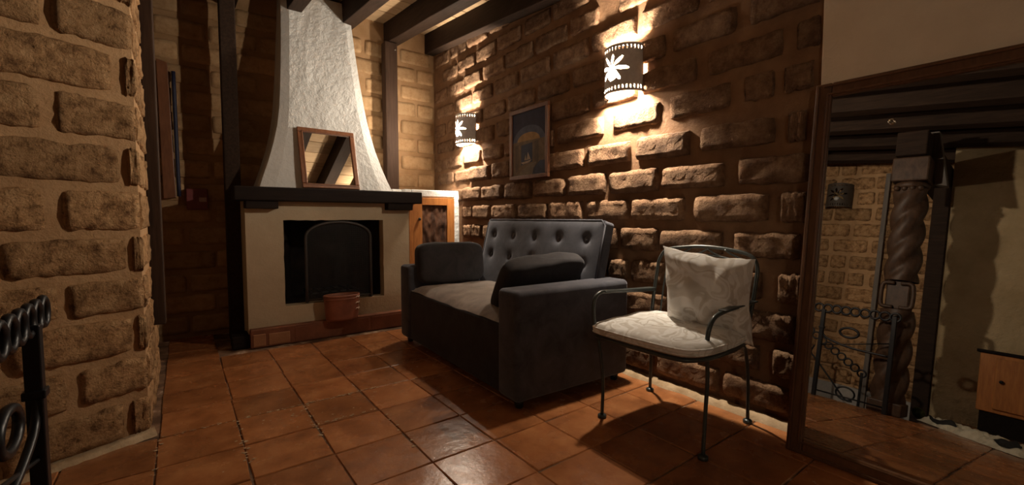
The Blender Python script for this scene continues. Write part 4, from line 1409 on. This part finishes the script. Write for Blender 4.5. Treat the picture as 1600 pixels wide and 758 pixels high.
t = thing('gap_post', 'added dark timber post filling the shadowed gap at the stained plaster wall end', 'post', (-1.33, 0.92, 0))
obj('post', MB().box(-1.42, -1.27, 0.88, 1.0, -0.1, 2.12), M['beam'], t, bevel=0.008)  # added post; its dark wood stands for the shade in this gap
t = thing('grey_pipe', 'slim grey upright strip beside the reflected brick wall', 'pipe', (-1.77, 1.47, -0.4))
obj('pipe', MB().box(-1.795, -1.755, 1.452, 1.495, -0.4, 2.45), M['grey_wood'], t, bevel=0.006)

# cabinet and cloth seen in the mirror
cb = thing('pine_cabinet', 'low honey pine cabinet with dark base, reflected in the mirror', 'cabinet', (-1.12, 0.15, 0))
obj('body', MB().box(-1.298, -0.98, -0.55, 0.56, 0.17, 0.63), M['orange_wood'], cb, bevel=0.006)
obj('plinth', MB().box(-1.29, -1.0, -0.53, 0.54, 0, 0.17), M['dark_wood'], cb)
obj('top', MB().box(-1.298, -0.965, -0.57, 0.58, 0.63, 0.655), M['dark_wood'], cb, bevel=0.004)
for (a, b) in ((0.09, 0.47), (-0.33, 0.06)):
    d_ = obj('door', MB().box(-0.982, -0.962, a, b, 0.20, 0.60), M['orange_wood'], cb, bevel=0.006)
    obj('knob', MB().sphere((-0.95, b - 0.04, 0.42), 0.014, 10, 6), M['iron'], d_, base=cb['base'], smooth=True)
wt = thing('crumpled_throw', 'crumpled cream throw with shaded gaps under its folds painted black, lying before the pine cabinet', 'throw', (-0.35, 0.50, 0))
tp = smooth_path([(-0.62, 0.80, 0), (-0.52, 0.68, 0), (-0.40, 0.55, 0), (-0.28, 0.42, 0), (-0.18, 0.30, 0), (-0.10, 0.18, 0)], 6)
def throw_pt(u, v, lift=0.0):
    f = u * (len(tp) - 1)
    i = min(int(f), len(tp) - 2)
    p = tp[i].lerp(tp[i + 1], f - i)
    d = (tp[i + 1] - tp[i]).normalized()
    nrm = Vector((-d.y, d.x, 0))
    w = 0.055 + 0.055 * u + 0.025 * mnoise.noise(Vector((u * 9, 4, 2)))
    s = (v - 0.5) * 2
    h = (0.055 + 0.030 * mnoise.noise(Vector((u * 8, v * 3, 5))) + 0.020 * mnoise.noise(Vector((u * 22, v * 7, 8)))) * max(0, 1 - s ** 4) ** 0.7
    q = p + nrm * (w * s)
    return (q.x, q.y, 0.002 + max(0, h) * min(1, u * 8, (1 - u) * 10) + lift)
obj('cloth', MB().grid(lambda u, v: throw_pt(u, v), 70, 18), M['white_cloth'], wt, smooth=True)
for (u0, u1, v0, v1) in ((0.12, 0.40, 0.60, 0.97), (0.72, 0.92, 0.50, 0.95)):
    def patch_pt(u, v):
        a_ = 0.5 * (v0 + v1) + (v - 0.5) * (v1 - v0) * max(0.05, math.sin(PI * min(max(u, 0.02), 0.98))) ** 0.5
        return throw_pt(u0 + (u1 - u0) * u, a_, 0.004)
    obj('patch', MB().grid(patch_pt, 20, 8), M['fold_shade'], wt, smooth=True)  # dark gaps under the folds, their shade put in as black patches
tag(obj('green_cloth', MB().tube(smooth_path([(-0.70, 0.84, 0.045), (-0.66, 0.84, 0.055), (-0.62, 0.83, 0.05)], 4), 0.04, 10), M['green_cloth'], base=(-0.66, 0.84, 0), smooth=True), 'bunched dark green cloth at the end of the cream throw', 'cloth')

for o in bpy.data.objects:
    if 'base' in o.keys():
        del o['base']
